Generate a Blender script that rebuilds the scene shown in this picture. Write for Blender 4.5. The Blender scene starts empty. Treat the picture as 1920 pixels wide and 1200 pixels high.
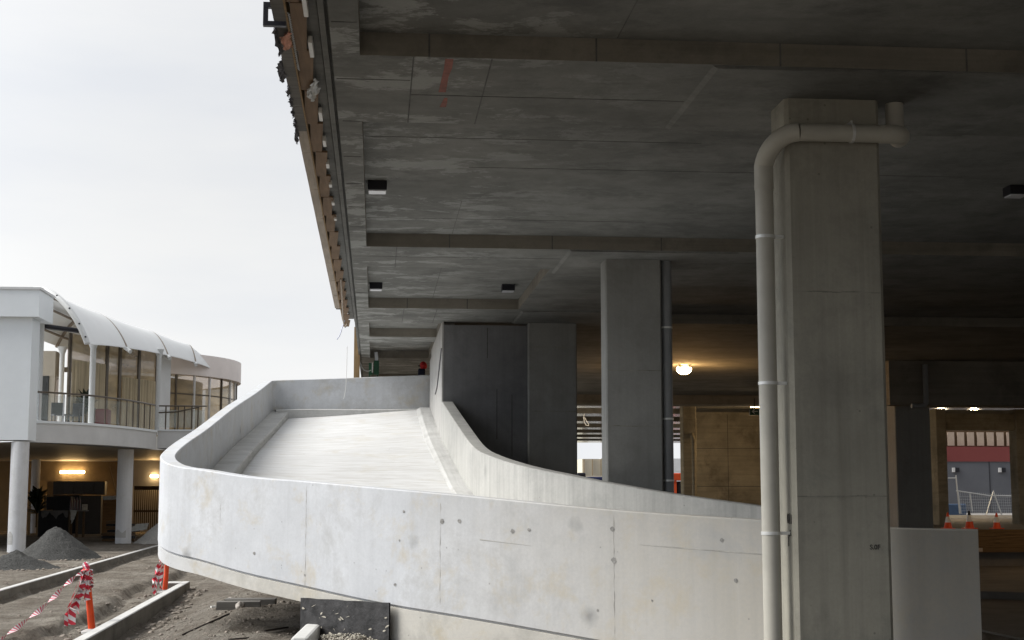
import bpy, bmesh, math, random
from mathutils import Vector, noise, Matrix
R = math.radians
random.seed(7)
S = bpy.context.scene
COL = S.collection

# ------------------------------------------------------------------ camera
cam_d = bpy.data.cameras.new('camera')
cam_d.sensor_width = 36.0
cam_d.lens = 36.0 * 2773.0 / 1920.0
cam_d.clip_start = 0.1
cam_d.clip_end = 3000
cam = bpy.data.objects.new('camera', cam_d)
COL.objects.link(cam)
cam.location = (0, 0, 2.0)
cam.rotation_euler = (R(90 + 6.7865), 0, R(-5.2581))
S.camera = cam

# ------------------------------------------------------------------ sky, sun, exposure
SUN_EL, SUN_AZ = 43.0, -91.0           # azimuth measured from +Y towards +X
w = bpy.data.worlds.new('World'); S.world = w; w.use_nodes = True
nt = w.node_tree; nt.nodes.clear()
def wn(t, **k):
    n = nt.nodes.new(t)
    for a, b in k.items(): setattr(n, a, b)
    return n
out = wn('ShaderNodeOutputWorld'); bg = wn('ShaderNodeBackground'); bg.inputs[1].default_value = 0.089
sky = wn('ShaderNodeTexSky', sky_type='NISHITA', sun_disc=False, sun_elevation=R(SUN_EL), sun_rotation=R(SUN_AZ))
sky.air_density = 1.0; sky.dust_density = 4.0
tc = wn('ShaderNodeTexCoord'); mp = wn('ShaderNodeMapping'); mp.inputs['Scale'].default_value = (1.2, 1.2, 5.0)
ns = wn('ShaderNodeTexNoise'); ns.inputs['Scale'].default_value = 1.6; ns.inputs['Detail'].default_value = 7; ns.inputs['Roughness'].default_value = 0.55
cr = wn('ShaderNodeValToRGB')
cr.color_ramp.elements[0].position = 0.36; cr.color_ramp.elements[0].color = (2.97, 3.04, 3.17, 1)
cr.color_ramp.elements[1].position = 0.62; cr.color_ramp.elements[1].color = (3.36, 3.36, 3.35, 1)
mx = wn('ShaderNodeMixRGB'); mx.inputs[0].default_value = 0.96
L = nt.links.new
L(tc.outputs['Generated'], mp.inputs[0]); L(mp.outputs[0], ns.inputs['Vector']); L(ns.outputs['Fac'], cr.inputs[0])
def lobe(direction, pts):
    d = wn('ShaderNodeVectorMath', operation='DOT_PRODUCT'); d.inputs[1].default_value = direction; L(tc.outputs['Generated'], d.inputs[0])
    m = wn('ShaderNodeMapRange'); m.interpolation_type = 'SMOOTHSTEP'
    for i_, v_ in enumerate(pts): m.inputs[i_ + 1].default_value = v_
    L(d.outputs['Value'], m.inputs[0]); return m.outputs[0]
west = lobe((-.97, .1, .22), (.22, .95, 1.0, 1.9))       # thin cloud in front of the sun
back = lobe((0, 1, 0), (-.9, .3, .66, 1.03))
hz = lobe((0, 0, 1), (0.02, .22, 1.12, 1.0))
mr = wn('ShaderNodeMath', operation='MULTIPLY'); L(west, mr.inputs[0]); L(back, mr.inputs[1])
mr2 = wn('ShaderNodeMath', operation='MULTIPLY'); L(mr.outputs[0], mr2.inputs[0]); L(hz, mr2.inputs[1]); mr = mr2
ml = wn('ShaderNodeMixRGB', blend_type='MULTIPLY'); ml.inputs[0].default_value = 1.0
L(sky.outputs[0], mx.inputs[1]); L(cr.outputs[0], mx.inputs[2]); L(mx.outputs[0], ml.inputs[1]); L(mr.outputs[0], ml.inputs[2])
tn = wn('ShaderNodeMixRGB', blend_type='MULTIPLY'); tn.inputs[2].default_value = (.93, .985, 1.06, 1)     # the unseen western sky is cooler
L(lobe((-.9, -.35, .25), (.1, .7, 0, 1)), tn.inputs[0]); L(ml.outputs[0], tn.inputs[1]); L(tn.outputs[0], bg.inputs[0]); L(bg.outputs[0], out.inputs[0])

sun_d = bpy.data.lights.new('sun', 'SUN'); sun_d.energy = 1.65; sun_d.angle = R(34); sun_d.color = (1.0, 0.965, 0.90)
sun = bpy.data.objects.new('sun', sun_d); COL.objects.link(sun)
az, el = R(SUN_AZ), R(SUN_EL)
sdir = Vector((math.sin(az) * math.cos(el), math.cos(az) * math.cos(el), math.sin(el)))
sun.rotation_euler = sdir.to_track_quat('Z', 'Y').to_euler()
sun.location = (-20, 0, 30)

S.view_settings.view_transform = 'Standard'
S.view_settings.look = 'None'
S.view_settings.gamma = 1.0
S.view_settings.use_curve_mapping = False
S.view_settings.exposure = 1.5
S.render.engine = 'CYCLES'
S.cycles.max_bounces = 10; S.cycles.diffuse_bounces = 6; S.cycles.glossy_bounces = 3
S.cycles.use_denoising = True; S.cycles.denoising_prefilter = 'ACCURATE'
S.cycles.sample_clamp_indirect = 4.0

# ------------------------------------------------------------------ materials
class NT:
    def __init__(self, name):
        self.m = bpy.data.materials.new(name); self.m.use_nodes = True
        self.t = self.m.node_tree; self.t.nodes.clear()
        self.o = self.n('ShaderNodeOutputMaterial'); self.b = self.n('ShaderNodeBsdfPrincipled')
        self.t.links.new(self.b.outputs[0], self.o.inputs[0])
        self.uv = self.n('ShaderNodeTexCoord').outputs['UV']
        self.pos = self.n('ShaderNodeNewGeometry').outputs['Position']
    def n(self, t, **k):
        x = self.t.nodes.new(t)
        for a, b in k.items(): setattr(x, a, b)
        return x
    def l(self, a, b): self.t.links.new(a, b)
    def map(self, src, sc):
        m = self.n('ShaderNodeMapping'); m.inputs['Scale'].default_value = sc; self.l(src, m.inputs[0]); return m.outputs[0]
    def noise(self, src, scale, detail=5, rough=.55, dist=0):
        x = self.n('ShaderNodeTexNoise'); x.inputs['Scale'].default_value = scale; x.inputs['Detail'].default_value = detail
        x.inputs['Roughness'].default_value = rough; x.inputs['Distortion'].default_value = dist
        self.l(src, x.inputs['Vector']); return x.outputs['Fac']
    def rng(self, src, a, b, c, d):
        x = self.n('ShaderNodeMapRange'); x.clamp = True
        for i, v in enumerate((a, b, c, d)): x.inputs[i + 1].default_value = v
        self.l(src, x.inputs[0]); return x.outputs[0]
    def mix(self, f, a, b, mode='MIX'):
        x = self.n('ShaderNodeMixRGB', blend_type=mode)
        for i, v in enumerate((f, a, b)):
            if hasattr(v, 'is_linked') or hasattr(v, 'links'): self.l(v, x.inputs[i])
            elif isinstance(v, (int, float)): x.inputs[i].default_value = v if i == 0 else (v, v, v, 1)
            else: x.inputs[i].default_value = tuple(v) + (1,)
        return x.outputs[0]
    def bump(self, h, s=.3, d=.01):
        x = self.n('ShaderNodeBump'); x.inputs['Strength'].default_value = s; x.inputs['Distance'].default_value = d
        self.l(h, x.inputs['Height']); self.l(x.outputs[0], self.b.inputs['Normal'])
    def n_sep(self, src, i):
        x = self.n('ShaderNodeSeparateXYZ'); self.l(src, x.inputs[0]); return x.outputs[i]
    def math(self, op, a, b=None):
        x = self.n('ShaderNodeMath', operation=op)
        for i, v in enumerate((a, b)):
            if v is None: continue
            if isinstance(v, (int, float)): x.inputs[i].default_value = v
            else: self.l(v, x.inputs[i])
        return x.outputs[0]

def concrete(name, base, var=.18, stain=(.30, .29, .26), st=.35, sscale=.8, streak=None, sa=.25, spots=.0, rough=.88, bump=.25, tint=None, tt=.0, holes=.5, warm=None):
    k = NT(name)
    c = k.mix(k.rng(k.noise(k.pos, 1.1, 7, .62), .3, .7, 0, 1), tuple(v * (1 - var) for v in base), tuple(min(.9, v * (1 + var)) for v in base))
    if warm:      # warmer light painted into the colour from warm[0] to warm[1] along x
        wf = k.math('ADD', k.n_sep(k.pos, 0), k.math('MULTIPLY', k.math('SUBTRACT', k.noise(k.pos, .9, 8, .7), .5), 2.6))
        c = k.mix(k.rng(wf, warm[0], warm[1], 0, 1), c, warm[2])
    # broad blotches of damp / curing marks
    c = k.mix(k.math('MULTIPLY', k.rng(k.noise(k.pos, sscale, 10, .74, .25), .50, .66, 0, 1), st), c, stain)
    if tint: c = k.mix(k.math('MULTIPLY', k.rng(k.noise(k.pos, 1.9, 9, .72, .2), .54, .68, 0, 1), tt), c, tint)
    if streak:
        sc = (9, .28, 1) if streak == 'v' else (.30, 8, 1)
        f = k.rng(k.noise(k.map(k.uv, sc), 1.0, 6, .62), .46, .72, 0, sa)
        c = k.mix(f, c, tuple(v * .45 for v in stain))
        f = k.rng(k.noise(k.map(k.uv, tuple(v * 1.7 + .05 for v in sc)), 1.3, 5, .6), .55, .75, 0, sa * .7)
        c = k.mix(f, c, tuple(min(.85, v * 1.35) for v in base))
    if spots:
        v = k.n('ShaderNodeTexVoronoi'); v.inputs['Scale'].default_value = 1.15; v.inputs['Randomness'].default_value = 1.0
        k.l(k.uv, v.inputs['Vector'])
        wob = k.math('ADD', v.outputs['Distance'], k.math('MULTIPLY', k.math('SUBTRACT', k.noise(k.pos, 14, 3), .5), .09))
        f = k.rng(wob, .01, .13, spots, 0)
        sep = k.n('ShaderNodeSeparateColor'); k.l(v.outputs['Color'], sep.inputs[0])
        f = k.math('MULTIPLY', f, k.rng(sep.outputs[0], .15, .35, 0, 1))
        c = k.mix(f, c, tuple(x * .55 for x in stain))
    # air holes
    v = k.n('ShaderNodeTexVoronoi'); v.inputs['Scale'].default_value = 9; k.l(k.pos, v.inputs['Vector'])
    sp = k.n('ShaderNodeSeparateColor'); k.l(v.outputs['Color'], sp.inputs[0])
    hf = k.math('MULTIPLY', k.rng(v.outputs['Distance'], .05, .10, holes, 0), k.rng(sp.outputs[1], .80, .84, 0, 1))
    c = k.mix(hf, c, tuple(x * .35 for x in stain))
    fine = k.noise(k.pos, 30, 8, .8)
    c = k.mix(k.rng(fine, .32, .62, .26, 0), c, tuple(x * .6 for x in base))
    k.l(c, k.b.inputs['Base Color'])
    k.b.inputs['Roughness'].default_value = rough; k.b.inputs['Specular IOR Level'].default_value = .25
    k.bump(k.math('ADD', k.math('MULTIPLY', fine, .4), k.noise(k.pos, 9, 6, .6)), bump, .012)
    return k.m

def plain(name, col, rough=.6, metal=0, var=.15, scale=8, spec=.35, bump=0, trans=0, alpha=1):
    k = NT(name)
    if var:
        c = k.mix(k.rng(k.noise(k.pos, scale, 5, .6), .3, .7, 0, 1), tuple(v * (1 - var) for v in col), tuple(min(.95, v * (1 + var)) for v in col))
        k.l(c, k.b.inputs['Base Color'])
    else: k.b.inputs['Base Color'].default_value = tuple(col) + (1,)
    k.b.inputs['Roughness'].default_value = rough; k.b.inputs['Metallic'].default_value = metal
    k.b.inputs['Specular IOR Level'].default_value = spec
    k.b.inputs['Transmission Weight'].default_value = trans; k.b.inputs['Alpha'].default_value = alpha
    if bump: k.bump(k.noise(k.pos, scale * 3, 5, .6), bump, .01)
    return k.m

def timber(name, col, along=(2, 40, 40), dark=.5):
    k = NT(name)
    g = k.noise(k.map(k.pos, along), 1.0, 5, .6, .5)
    c = k.mix(k.rng(g, .3, .7, 0, 1), tuple(v * dark for v in col), col)
    c = k.mix(k.rng(k.noise(k.pos, 2.2, 4), .45, .7, 0, .45), c, tuple(v * .6 for v in col))
    k.l(c, k.b.inputs['Base Color']); k.b.inputs['Roughness'].default_value = .75; k.b.inputs['Specular IOR Level'].default_value = .2
    k.bump(g, .2, .005)
    return k.m

def emit(name, col, s):
    k = NT(name); k.b.inputs['Base Color'].default_value = (.8, .8, .75, 1)
    k.b.inputs['Emission Color'].default_value = tuple(col) + (1,); k.b.inputs['Emission Strength'].default_value = s
    return k.m

def striped(name, a, b, period, axis='u'):
    k = NT(name)
    sep = k.n('ShaderNodeSeparateXYZ'); k.l(k.uv, sep.inputs[0])
    v = k.math('ADD', sep.outputs[0], k.math('MULTIPLY', sep.outputs[1], .6))
    f = k.math('GREATER_THAN', k.math('FRACT', k.math('DIVIDE', v, period)), .5)
    c = k.mix(f, a, b)
    k.l(c, k.b.inputs['Base Color']); k.b.inputs['Roughness'].default_value = .45
    return k.m

def dirt_mat():
    k = NT('dirt')
    a = k.rng(k.noise(k.pos, .55, 8, .62, .4), .36, .66, 0, 1)
    c = k.mix(a, (.26, .225, .185), (.45, .415, .36))
    c = k.mix(k.rng(k.noise(k.pos, 2.6, 8, .7, .8), .48, .66, 0, .75), c, (.13, .105, .082))
    c = k.mix(k.rng(k.noise(k.map(k.pos, (6, .7, 1)), 1.0, 6, .65), .5, .7, 0, .6), c, (.30, .275, .24))
    g = k.noise(k.pos, 28, 6, .7)
    c = k.mix(k.rng(g, .35, .7, .55, 0), c, (.085, .07, .056))
    c = k.mix(k.rng(k.noise(k.pos, .9, 9, .7, .3), .56, .66, 0, .7), c, (.43, .395, .34))
    v = k.n('ShaderNodeTexVoronoi'); v.inputs['Scale'].default_value = 12; k.l(k.pos, v.inputs['Vector'])
    sp = k.n('ShaderNodeSeparateColor'); k.l(v.outputs['Color'], sp.inputs[0])
    f = k.math('MULTIPLY', k.rng(v.outputs['Distance'], .18, .3, .7, 0), k.rng(sp.outputs[0], .74, .78, 0, 1))
    c = k.mix(f, c, (.30, .27, .235))
    k.l(c, k.b.inputs['Base Color']); k.b.inputs['Roughness'].default_value = .95; k.b.inputs['Specular IOR Level'].default_value = .1
    k.bump(k.math('ADD', g, k.math('MULTIPLY', k.noise(k.pos, 6, 8, .7), 2.2)), 1.0, .08)
    return k.m

def ramp_mat():
    k = NT('broomed_concrete')
    c = k.mix(k.rng(k.noise(k.pos, .6, 7, .6), .3, .7, 0, 1), (.57, .575, .58), (.67, .675, .68))
    f = k.noise(k.map(k.pos, (.8, 7, 1)), 2.0, 6, .68, .5)
    c = k.mix(k.rng(f, .46, .68, 0, .55), c, (.36, .34, .31))
    f2 = k.noise(k.map(k.pos, (1.4, 26, 1)), 1.5, 5, .65)
    c = k.mix(k.rng(f2, .5, .68, 0, .5), c, (.40, .385, .36))
    c = k.mix(k.rng(k.noise(k.pos, 1.4, 6, .7, .5), .55, .7, 0, .5), c, (.47, .43, .35))
    v = k.n('ShaderNodeTexVoronoi'); v.inputs['Scale'].default_value = 2.2; k.l(k.pos, v.inputs['Vector'])
    c = k.mix(k.rng(v.outputs['Distance'], .02, .04, .8, 0), c, (.12, .11, .10))
    k.l(c, k.b.inputs['Base Color']); k.b.inputs['Roughness'].default_value = .85; k.b.inputs['Specular IOR Level'].default_value = .25
    k.bump(k.math('ADD', f2, f), .5, .01)
    return k.m

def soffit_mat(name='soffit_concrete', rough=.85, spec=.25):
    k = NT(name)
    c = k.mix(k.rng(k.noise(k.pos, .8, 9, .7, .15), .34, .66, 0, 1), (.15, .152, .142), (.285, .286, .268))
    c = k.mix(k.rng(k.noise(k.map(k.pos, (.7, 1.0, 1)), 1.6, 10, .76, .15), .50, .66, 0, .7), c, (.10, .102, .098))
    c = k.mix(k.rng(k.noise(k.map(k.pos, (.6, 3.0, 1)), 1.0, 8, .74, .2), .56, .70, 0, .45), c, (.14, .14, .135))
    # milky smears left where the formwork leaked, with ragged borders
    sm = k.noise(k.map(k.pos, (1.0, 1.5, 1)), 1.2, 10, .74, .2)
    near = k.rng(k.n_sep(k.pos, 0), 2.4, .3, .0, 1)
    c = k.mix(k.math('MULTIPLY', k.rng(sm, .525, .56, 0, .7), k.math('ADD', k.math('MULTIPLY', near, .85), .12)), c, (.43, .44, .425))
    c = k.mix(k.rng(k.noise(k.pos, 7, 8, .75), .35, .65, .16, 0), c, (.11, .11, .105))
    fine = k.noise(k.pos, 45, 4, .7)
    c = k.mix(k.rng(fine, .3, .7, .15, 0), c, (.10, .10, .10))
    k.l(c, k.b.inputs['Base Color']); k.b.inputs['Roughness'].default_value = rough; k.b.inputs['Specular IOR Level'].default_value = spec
    if rough > .5: k.bump(k.math('ADD', k.math('MULTIPLY', fine, .4), k.noise(k.pos, 9, 6, .6)), .15, .012)
    return k.m

M = {}
M['soffit'] = soffit_mat()
M['smooth_soffit'] = soffit_mat('smooth_soffit_concrete', .16, .5)      # steel-formed, catches the low daylight at the far end
M['edge_beam'] = concrete('edge_concrete', (.20, .20, .19), .2, (.10, .10, .095), .5, 1.2, 'h', .35)
M['coffer_face'] = concrete('coffer_concrete', (.25, .23, .195), .2, (.08, .075, .065), .5, 1.0, 'h', .3, tint=(.26, .23, .17), tt=.35)  # paler and yellower than the soffit: light on these faces painted in
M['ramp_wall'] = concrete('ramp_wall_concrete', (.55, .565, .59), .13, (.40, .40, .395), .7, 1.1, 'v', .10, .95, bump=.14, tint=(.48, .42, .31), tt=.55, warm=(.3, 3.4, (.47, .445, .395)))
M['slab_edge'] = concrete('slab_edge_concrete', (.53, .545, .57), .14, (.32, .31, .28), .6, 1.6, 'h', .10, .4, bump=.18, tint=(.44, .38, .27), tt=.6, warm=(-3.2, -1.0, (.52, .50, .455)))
M['inner_wall'] = concrete('inner_wall_concrete', (.50, .495, .47), .1, (.32, .32, .31), .5, 1.0, 'v', .35, .4, bump=.15)
M['kerb_conc'] = concrete('kerb_concrete', (.54, .54, .53), .12, (.32, .315, .30), .5, 1.5, 'h', .3)
M['kerb_side'] = concrete('shaded_kerb_concrete', (.21, .20, .18), .25, (.09, .085, .075), .7, 1.5, 'h', .3)  # kerb flanks darkened: their shade is painted into the colour
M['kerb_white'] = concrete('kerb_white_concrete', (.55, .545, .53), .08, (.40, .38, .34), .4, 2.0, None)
M['column'] = concrete('column_concrete', (.37, .352, .295), .16, (.24, .23, .20), .6, 1.3, 'v', .30, .4, bump=.18, tint=(.21, .225, .20), tt=.5)
M['column_far'] = concrete('far_column_concrete', (.30, .30, .285), .12, (.19, .185, .17), .5, .9, 'v', .16)
M['dark_wall'] = concrete('dark_wall_concrete', (.20, .202, .208), .18, (.11, .11, .115), .6, .6, 'v', .16, .3)
M['board_wall'] = concrete('board_wall_concrete', (.54, .53, .51), .08, (.36, .34, .31), .4, .8, 'v', .5)
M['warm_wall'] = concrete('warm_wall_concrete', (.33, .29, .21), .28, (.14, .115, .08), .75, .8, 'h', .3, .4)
M['floor_slab'] = concrete('floor_concrete', (.17, .155, .135), .2, (.13, .115, .095), .6, .6, None)
M['dirt'] = dirt_mat()
M['ramp'] = ramp_mat()
M['pile'] = plain('gravel_grey', (.062, .062, .060), .95, var=.55, scale=26, spec=.1, bump=1.0)
M['pebble'] = plain('pale_pebble', (.42, .39, .33), .9, var=.35, scale=15, spec=.15, bump=.3)
M['stone'] = plain('dirt_stone', (.23, .20, .17), .95, var=.35, scale=12, bump=.6)
M['rock'] = plain('rock', (.36, .33, .30), .9, var=.3, scale=12, bump=.6)
M['pvc'] = plain('grey_pvc', (.50, .48, .42), .42, var=.08, scale=5)
M['pvc_dark'] = plain('dull_grey_pvc', (.24, .25, .26), .4, var=.08, scale=5)
M['clip'] = plain('galvanised_clip', (.72, .72, .70), .35, .3, var=.1)
M['ply'] = timber('formply_brown', (.25, .165, .10), (30, 2, 30), .7)
M['ply_pale'] = timber('pale_board', (.50, .43, .36), (30, 2.5, 30), .7)
M['wood'] = timber('raw_timber', (.40, .27, .14), (25, 25, 2), .6)
M['wood_grey'] = timber('weathered_timber', (.22, .21, .195), (2, 30, 30), .6)
M['dark_wood'] = timber('dark_timber', (.12, .075, .04), (3, 3, 30), .6)
M['step_wood'] = timber('brown_stained_board', (.20, .125, .055), (1.5, 20, 25), .35)
M['white_plastic'] = plain('white_plastic', (.70, .69, .66), .4, var=.05)
M['black'] = plain('black_metal', (.016, .016, .022), .4, var=.2)
M['lens'] = plain('frosted_lens', (.62, .64, .68), .25, var=.05)
M['rag_grey'] = plain('grey_cloth', (.17, .17, .19), .9, var=.4, scale=12)
M['rag_orange'] = plain('orange_cloth', (.75, .38, .28), .8, var=.3, scale=9)
M['sheet'] = plain('translucent_sheet', (.46, .47, .46), .35, var=.2, scale=10)
M['red_paint'] = plain('red_paint', (.26, .075, .045), .7, var=.4, scale=14)
M['orange'] = plain('orange_plastic', (.80, .085, .02), .38, var=.08)
M['tape'] = striped('hazard_tape', (.75, .72, .72), (.62, .03, .06), .14)
M['tape_fine'] = striped('hazard_tape_twisted', (.75, .72, .72), (.55, .03, .08), .10)
M['membrane_black'] = plain('black_membrane', (.035, .034, .035), .55, var=.6, scale=9, bump=.5)
M['rebar'] = plain('rusty_steel', (.045, .035, .03), .7, .2, var=.3)
M['render_white'] = plain('white_cladding', (.80, .845, .88), .55, var=.03, scale=1.5)
M['fascia'] = plain('fascia_panel', (.64, .65, .66), .55, var=.08, scale=1.2)
M['col_white'] = concrete('white_painted_column', (.72, .735, .76), .05, (.44, .44, .42), .35, 1.2, 'v', .15)
M['canopy'] = plain('white_membrane', (.74, .75, .75), .5, var=.03, scale=1)
M['rib'] = plain('canopy_rib', (.23, .19, .15), .6, var=.1)
M['white_steel'] = plain('white_steel', (.60, .61, .61), .35, var=.04)
M['brown_metal'] = plain('bronze_metal', (.10, .08, .06), .35, .4, var=.1)
M['mullion'] = plain('pale_mullion', (.62, .62, .62), .3, .2, var=.05)
M['pink'] = plain('pale_pink_render', (.80, .73, .70), .6, var=.05, scale=1.2)
M['beige'] = plain('beige_panel', (.40, .355, .29), .6, var=.08, scale=1.5)
M['curtain'] = timber('curtain_cloth', (.62, .52, .36), (14, 14, .2), .5)
M['dark_glass'] = plain('dark_glass', (.03, .03, .028), .06, var=.3, spec=.6)
def glass(name, col, mixf, rough=.03):
    k = NT(name)
    c = k.mix(k.rng(k.noise(k.map(k.pos, (.6, .6, 1.3)), 1.0, 3), .35, .65, 0, 1), tuple(v * .6 for v in col), tuple(v * 1.35 for v in col))
    k.l(c, k.b.inputs['Base Color']); k.b.inputs['Roughness'].default_value = rough; k.b.inputs['Specular IOR Level'].default_value = .5
    tr = k.n('ShaderNodeBsdfTransparent'); ms = k.n('ShaderNodeMixShader'); ms.inputs[0].default_value = mixf
    k.l(tr.outputs[0], ms.inputs[1]); k.l(k.b.outputs[0], ms.inputs[2]); k.l(ms.outputs[0], k.o.inputs[0])
    return k.m
M['bronze_glass'] = glass('bronze_glass', (.36, .275, .155), .74)
M['clear_glass'] = glass('clear_glass', (.55, .62, .60), .22)
M['grey_steel'] = plain('galvanised_steel', (.48, .50, .52), .35, .6, var=.1)
M['cabinet'] = plain('charcoal_laminate', (.05, .046, .043), .5, var=.15, scale=2)
M['black_cloth'] = plain('black_cloth', (.012, .012, .014), .85, var=.3)
M['warm_back'] = concrete('warm_back_wall', (.30, .215, .115), .2, (.18, .12, .06), .5, .8, None)
M['leaf'] = plain('leaf_dark', (.02, .028, .014), .6, var=.4)
M['red_band'] = plain('red_render', (.19, .045, .042), .7, var=.08, scale=.5)
M['grey_render'] = plain('blue_grey_render', (.11, .115, .13), .8, var=.12, scale=.5)
M['blind'] = plain('cream_panel', (.42, .33, .26), .7, var=.08)
M['bluebox'] = plain('blue_plastic', (.05, .09, .17), .5, var=.15)
M['cream'] = plain('cream_steel', (.66, .62, .48), .5, var=.06, scale=2)
M['navy'] = plain('navy_paint', (.02, .03, .10), .45, var=.15)
M['machine'] = plain('machine_orange', (.72, .10, .03), .4, var=.1)
M['green'] = plain('green_steel', (.015, .07, .035), .45, var=.2)
M['sign_green'] = plain('sign_green', (.008, .045, .025), .4, var=.05)
M['ink'] = plain('marker_ink', (.075, .07, .065), .9, var=.6, scale=60)
M['joint'] = plain('joint_line', (.07, .068, .062), .9, var=.3, scale=5)
M['joint_col'] = plain('joint_line_column', (.245, .235, .20), .9, var=.5, scale=6)
M['joint_mid'] = plain('joint_line_mid', (.115, .115, .11), .9, var=.35, scale=5)
M['joint_pale'] = plain('joint_line_pale', (.42, .41, .38), .9, var=.3, scale=5)
M['dark_bounce_pad'] = plain('dark_bounce_pad', (.07, .066, .06), .95, var=.3, scale=6, bump=.4)
M['road'] = plain('asphalt', (.27, .255, .24), .9, var=.2, scale=3, bump=.3)
M['cone_w'] = plain('cone_white', (.75, .74, .70), .4, var=.05)
M['red'] = plain('red_cloth', (.45, .02, .02), .7, var=.2)
M['navy_cloth'] = plain('navy_cloth', (.01, .012, .03), .8, var=.2)
M['glow_warm'] = emit('lamp_warm', (1.0, .62, .25), 14)
M['glow_tube'] = emit('lamp_tube', (1.0, .72, .38), 9)
M['glow_cool'] = emit('lamp_cool', (1.0, .95, .85), 6)

# ------------------------------------------------------------------ mesh helper
class MB:
    def __init__(self): self.v = []; self.f = []; self.s = []; self.uvs = {}
    def face(self, pts, smooth=False, uv=None):
        i = len(self.v); self.v += [tuple(p) for p in pts]; self.f.append(list(range(i, i + len(pts)))); self.s.append(smooth)
        if uv: self.uvs[len(self.f) - 1] = uv
    def box(self, a, b, rot=0, bev=0):
        """axis box a..b, optionally turned about its own centre (z)"""
        c = [(a[i] + b[i]) / 2 for i in range(3)]; h = [abs(b[i] - a[i]) / 2 for i in range(3)]
        self.obox(c, h, rot, bev); return self
    def obox(self, c, h, rot=0, bev=0, mat=None):
        bm = bmesh.new(); bmesh.ops.create_cube(bm, size=2)
        for v in bm.verts: v.co = Vector((v.co.x * h[0], v.co.y * h[1], v.co.z * h[2]))
        if bev: bmesh.ops.bevel(bm, geom=bm.edges[:], offset=bev, segments=2, affect='EDGES', profile=.5)
        m = Matrix.Translation(c) @ (mat if mat else Matrix.Rotation(rot, 4, 'Z'))
        self.addbm(bm, m); return self
    def addbm(self, bm, m=Matrix(), smooth=False):
        bm.verts.index_update(); i = len(self.v)
        self.v += [tuple(m @ v.co) for v in bm.verts]
        for f in bm.faces: self.f.append([i + v.index for v in f.verts]); self.s.append(smooth)
        bm.free()
    def tube(self, pts, r, n=10, cap=True, flat=None):
        pts = [Vector(p) for p in pts]; rr = r if isinstance(r, (list, tuple)) else [r] * len(pts)
        i0 = len(self.v); up = Vector((0, 0, 1)); last = None
        for k, p in enumerate(pts):
            t = (pts[min(k + 1, len(pts) - 1)] - pts[max(k - 1, 0)]).normalized()
            a = last - t * last.dot(t) if last is not None else (up.cross(t) if abs(t.z) < .95 else Vector((1, 0, 0)).cross(t))
            if a.length < 1e-4: a = t.orthogonal()
            a.normalize(); last = a; b = t.cross(a)
            for q in range(n):
                an = 2 * math.pi * q / n
                self.v.append(tuple(p + (a * math.cos(an) + b * math.sin(an) * (flat or 1)) * rr[k]))
        for k in range(len(pts) - 1):
            for q in range(n):
                self.f.append([i0 + k * n + q, i0 + k * n + (q + 1) % n, i0 + (k + 1) * n + (q + 1) % n, i0 + (k + 1) * n + q]); self.s.append(True)
        if cap:
            self.f.append([i0 + q for q in range(n)][::-1]); self.s.append(False)
            self.f.append([i0 + (len(pts) - 1) * n + q for q in range(n)]); self.s.append(False)
        return self
    def lathe(self, c, prof, n=24):
        i0 = len(self.v)
        for (r, z) in prof:
            for q in range(n):
                an = 2 * math.pi * q / n; self.v.append((c[0] + r * math.cos(an), c[1] + r * math.sin(an), c[2] + z))
        for k in range(len(prof) - 1):
            for q in range(n):
                self.f.append([i0 + k * n + q, i0 + k * n + (q + 1) % n, i0 + (k + 1) * n + (q + 1) % n, i0 + (k + 1) * n + q]); self.s.append(True)
        self.f.append([i0 + q for q in range(n)][::-1]); self.s.append(False)
        self.f.append([i0 + (len(prof) - 1) * n + q for q in range(n)]); self.s.append(False)
        return self
    def grid(self, rows, smooth=True, closed=False, uvs=None):
        i0 = len(self.v); n = len(rows[0])
        for r in rows: self.v += [tuple(p) for p in r]
        for a in range(len(rows) - 1):
            for b in range(n - (0 if closed else 1)):
                b2 = (b + 1) % n
                self.f.append([i0 + a * n + b, i0 + a * n + b2, i0 + (a + 1) * n + b2, i0 + (a + 1) * n + b]); self.s.append(smooth)
                if uvs: self.uvs[len(self.f) - 1] = [uvs[a][b], uvs[a][b + 1], uvs[a + 1][b + 1], uvs[a + 1][b]]
        return self
    def build(self, name, mat, parent=None, sharp=35, merge=False):
        me = bpy.data.meshes.new(name)
        off = Vector(parent['_o']) if parent is not None else Vector((0, 0, 0))
        me.from_pydata([tuple(Vector(v) - off) for v in self.v], [], self.f)
        uvl = me.uv_layers.new(name='UVMap')
        for p in me.polygons:
            p.use_smooth = self.s[p.index]
            if p.index in self.uvs:
                for li, q in zip(p.loop_indices, self.uvs[p.index]): uvl.data[li].uv = q
                continue
            nn = p.normal; ax = max(range(3), key=lambda i: abs(nn[i]))
            for li in p.loop_indices:
                c = self.v[me.loops[li].vertex_index]
                if ax == 2: uvl.data[li].uv = (c[0], c[1])
                elif ax == 1: uvl.data[li].uv = (c[0], c[2])
                else: uvl.data[li].uv = (c[1], c[2])
        if merge:
            bm = bmesh.new(); bm.from_mesh(me); bmesh.ops.remove_doubles(bm, verts=bm.verts[:], dist=.0005); bm.to_mesh(me); bm.free()
        if any(self.s): me.set_sharp_from_angle(angle=R(sharp))
        me.materials.append(mat)
        o = bpy.data.objects.new(name, me); COL.objects.link(o)
        o['_o'] = tuple(off)
        if parent is not None: o.parent = parent
        return o

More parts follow.
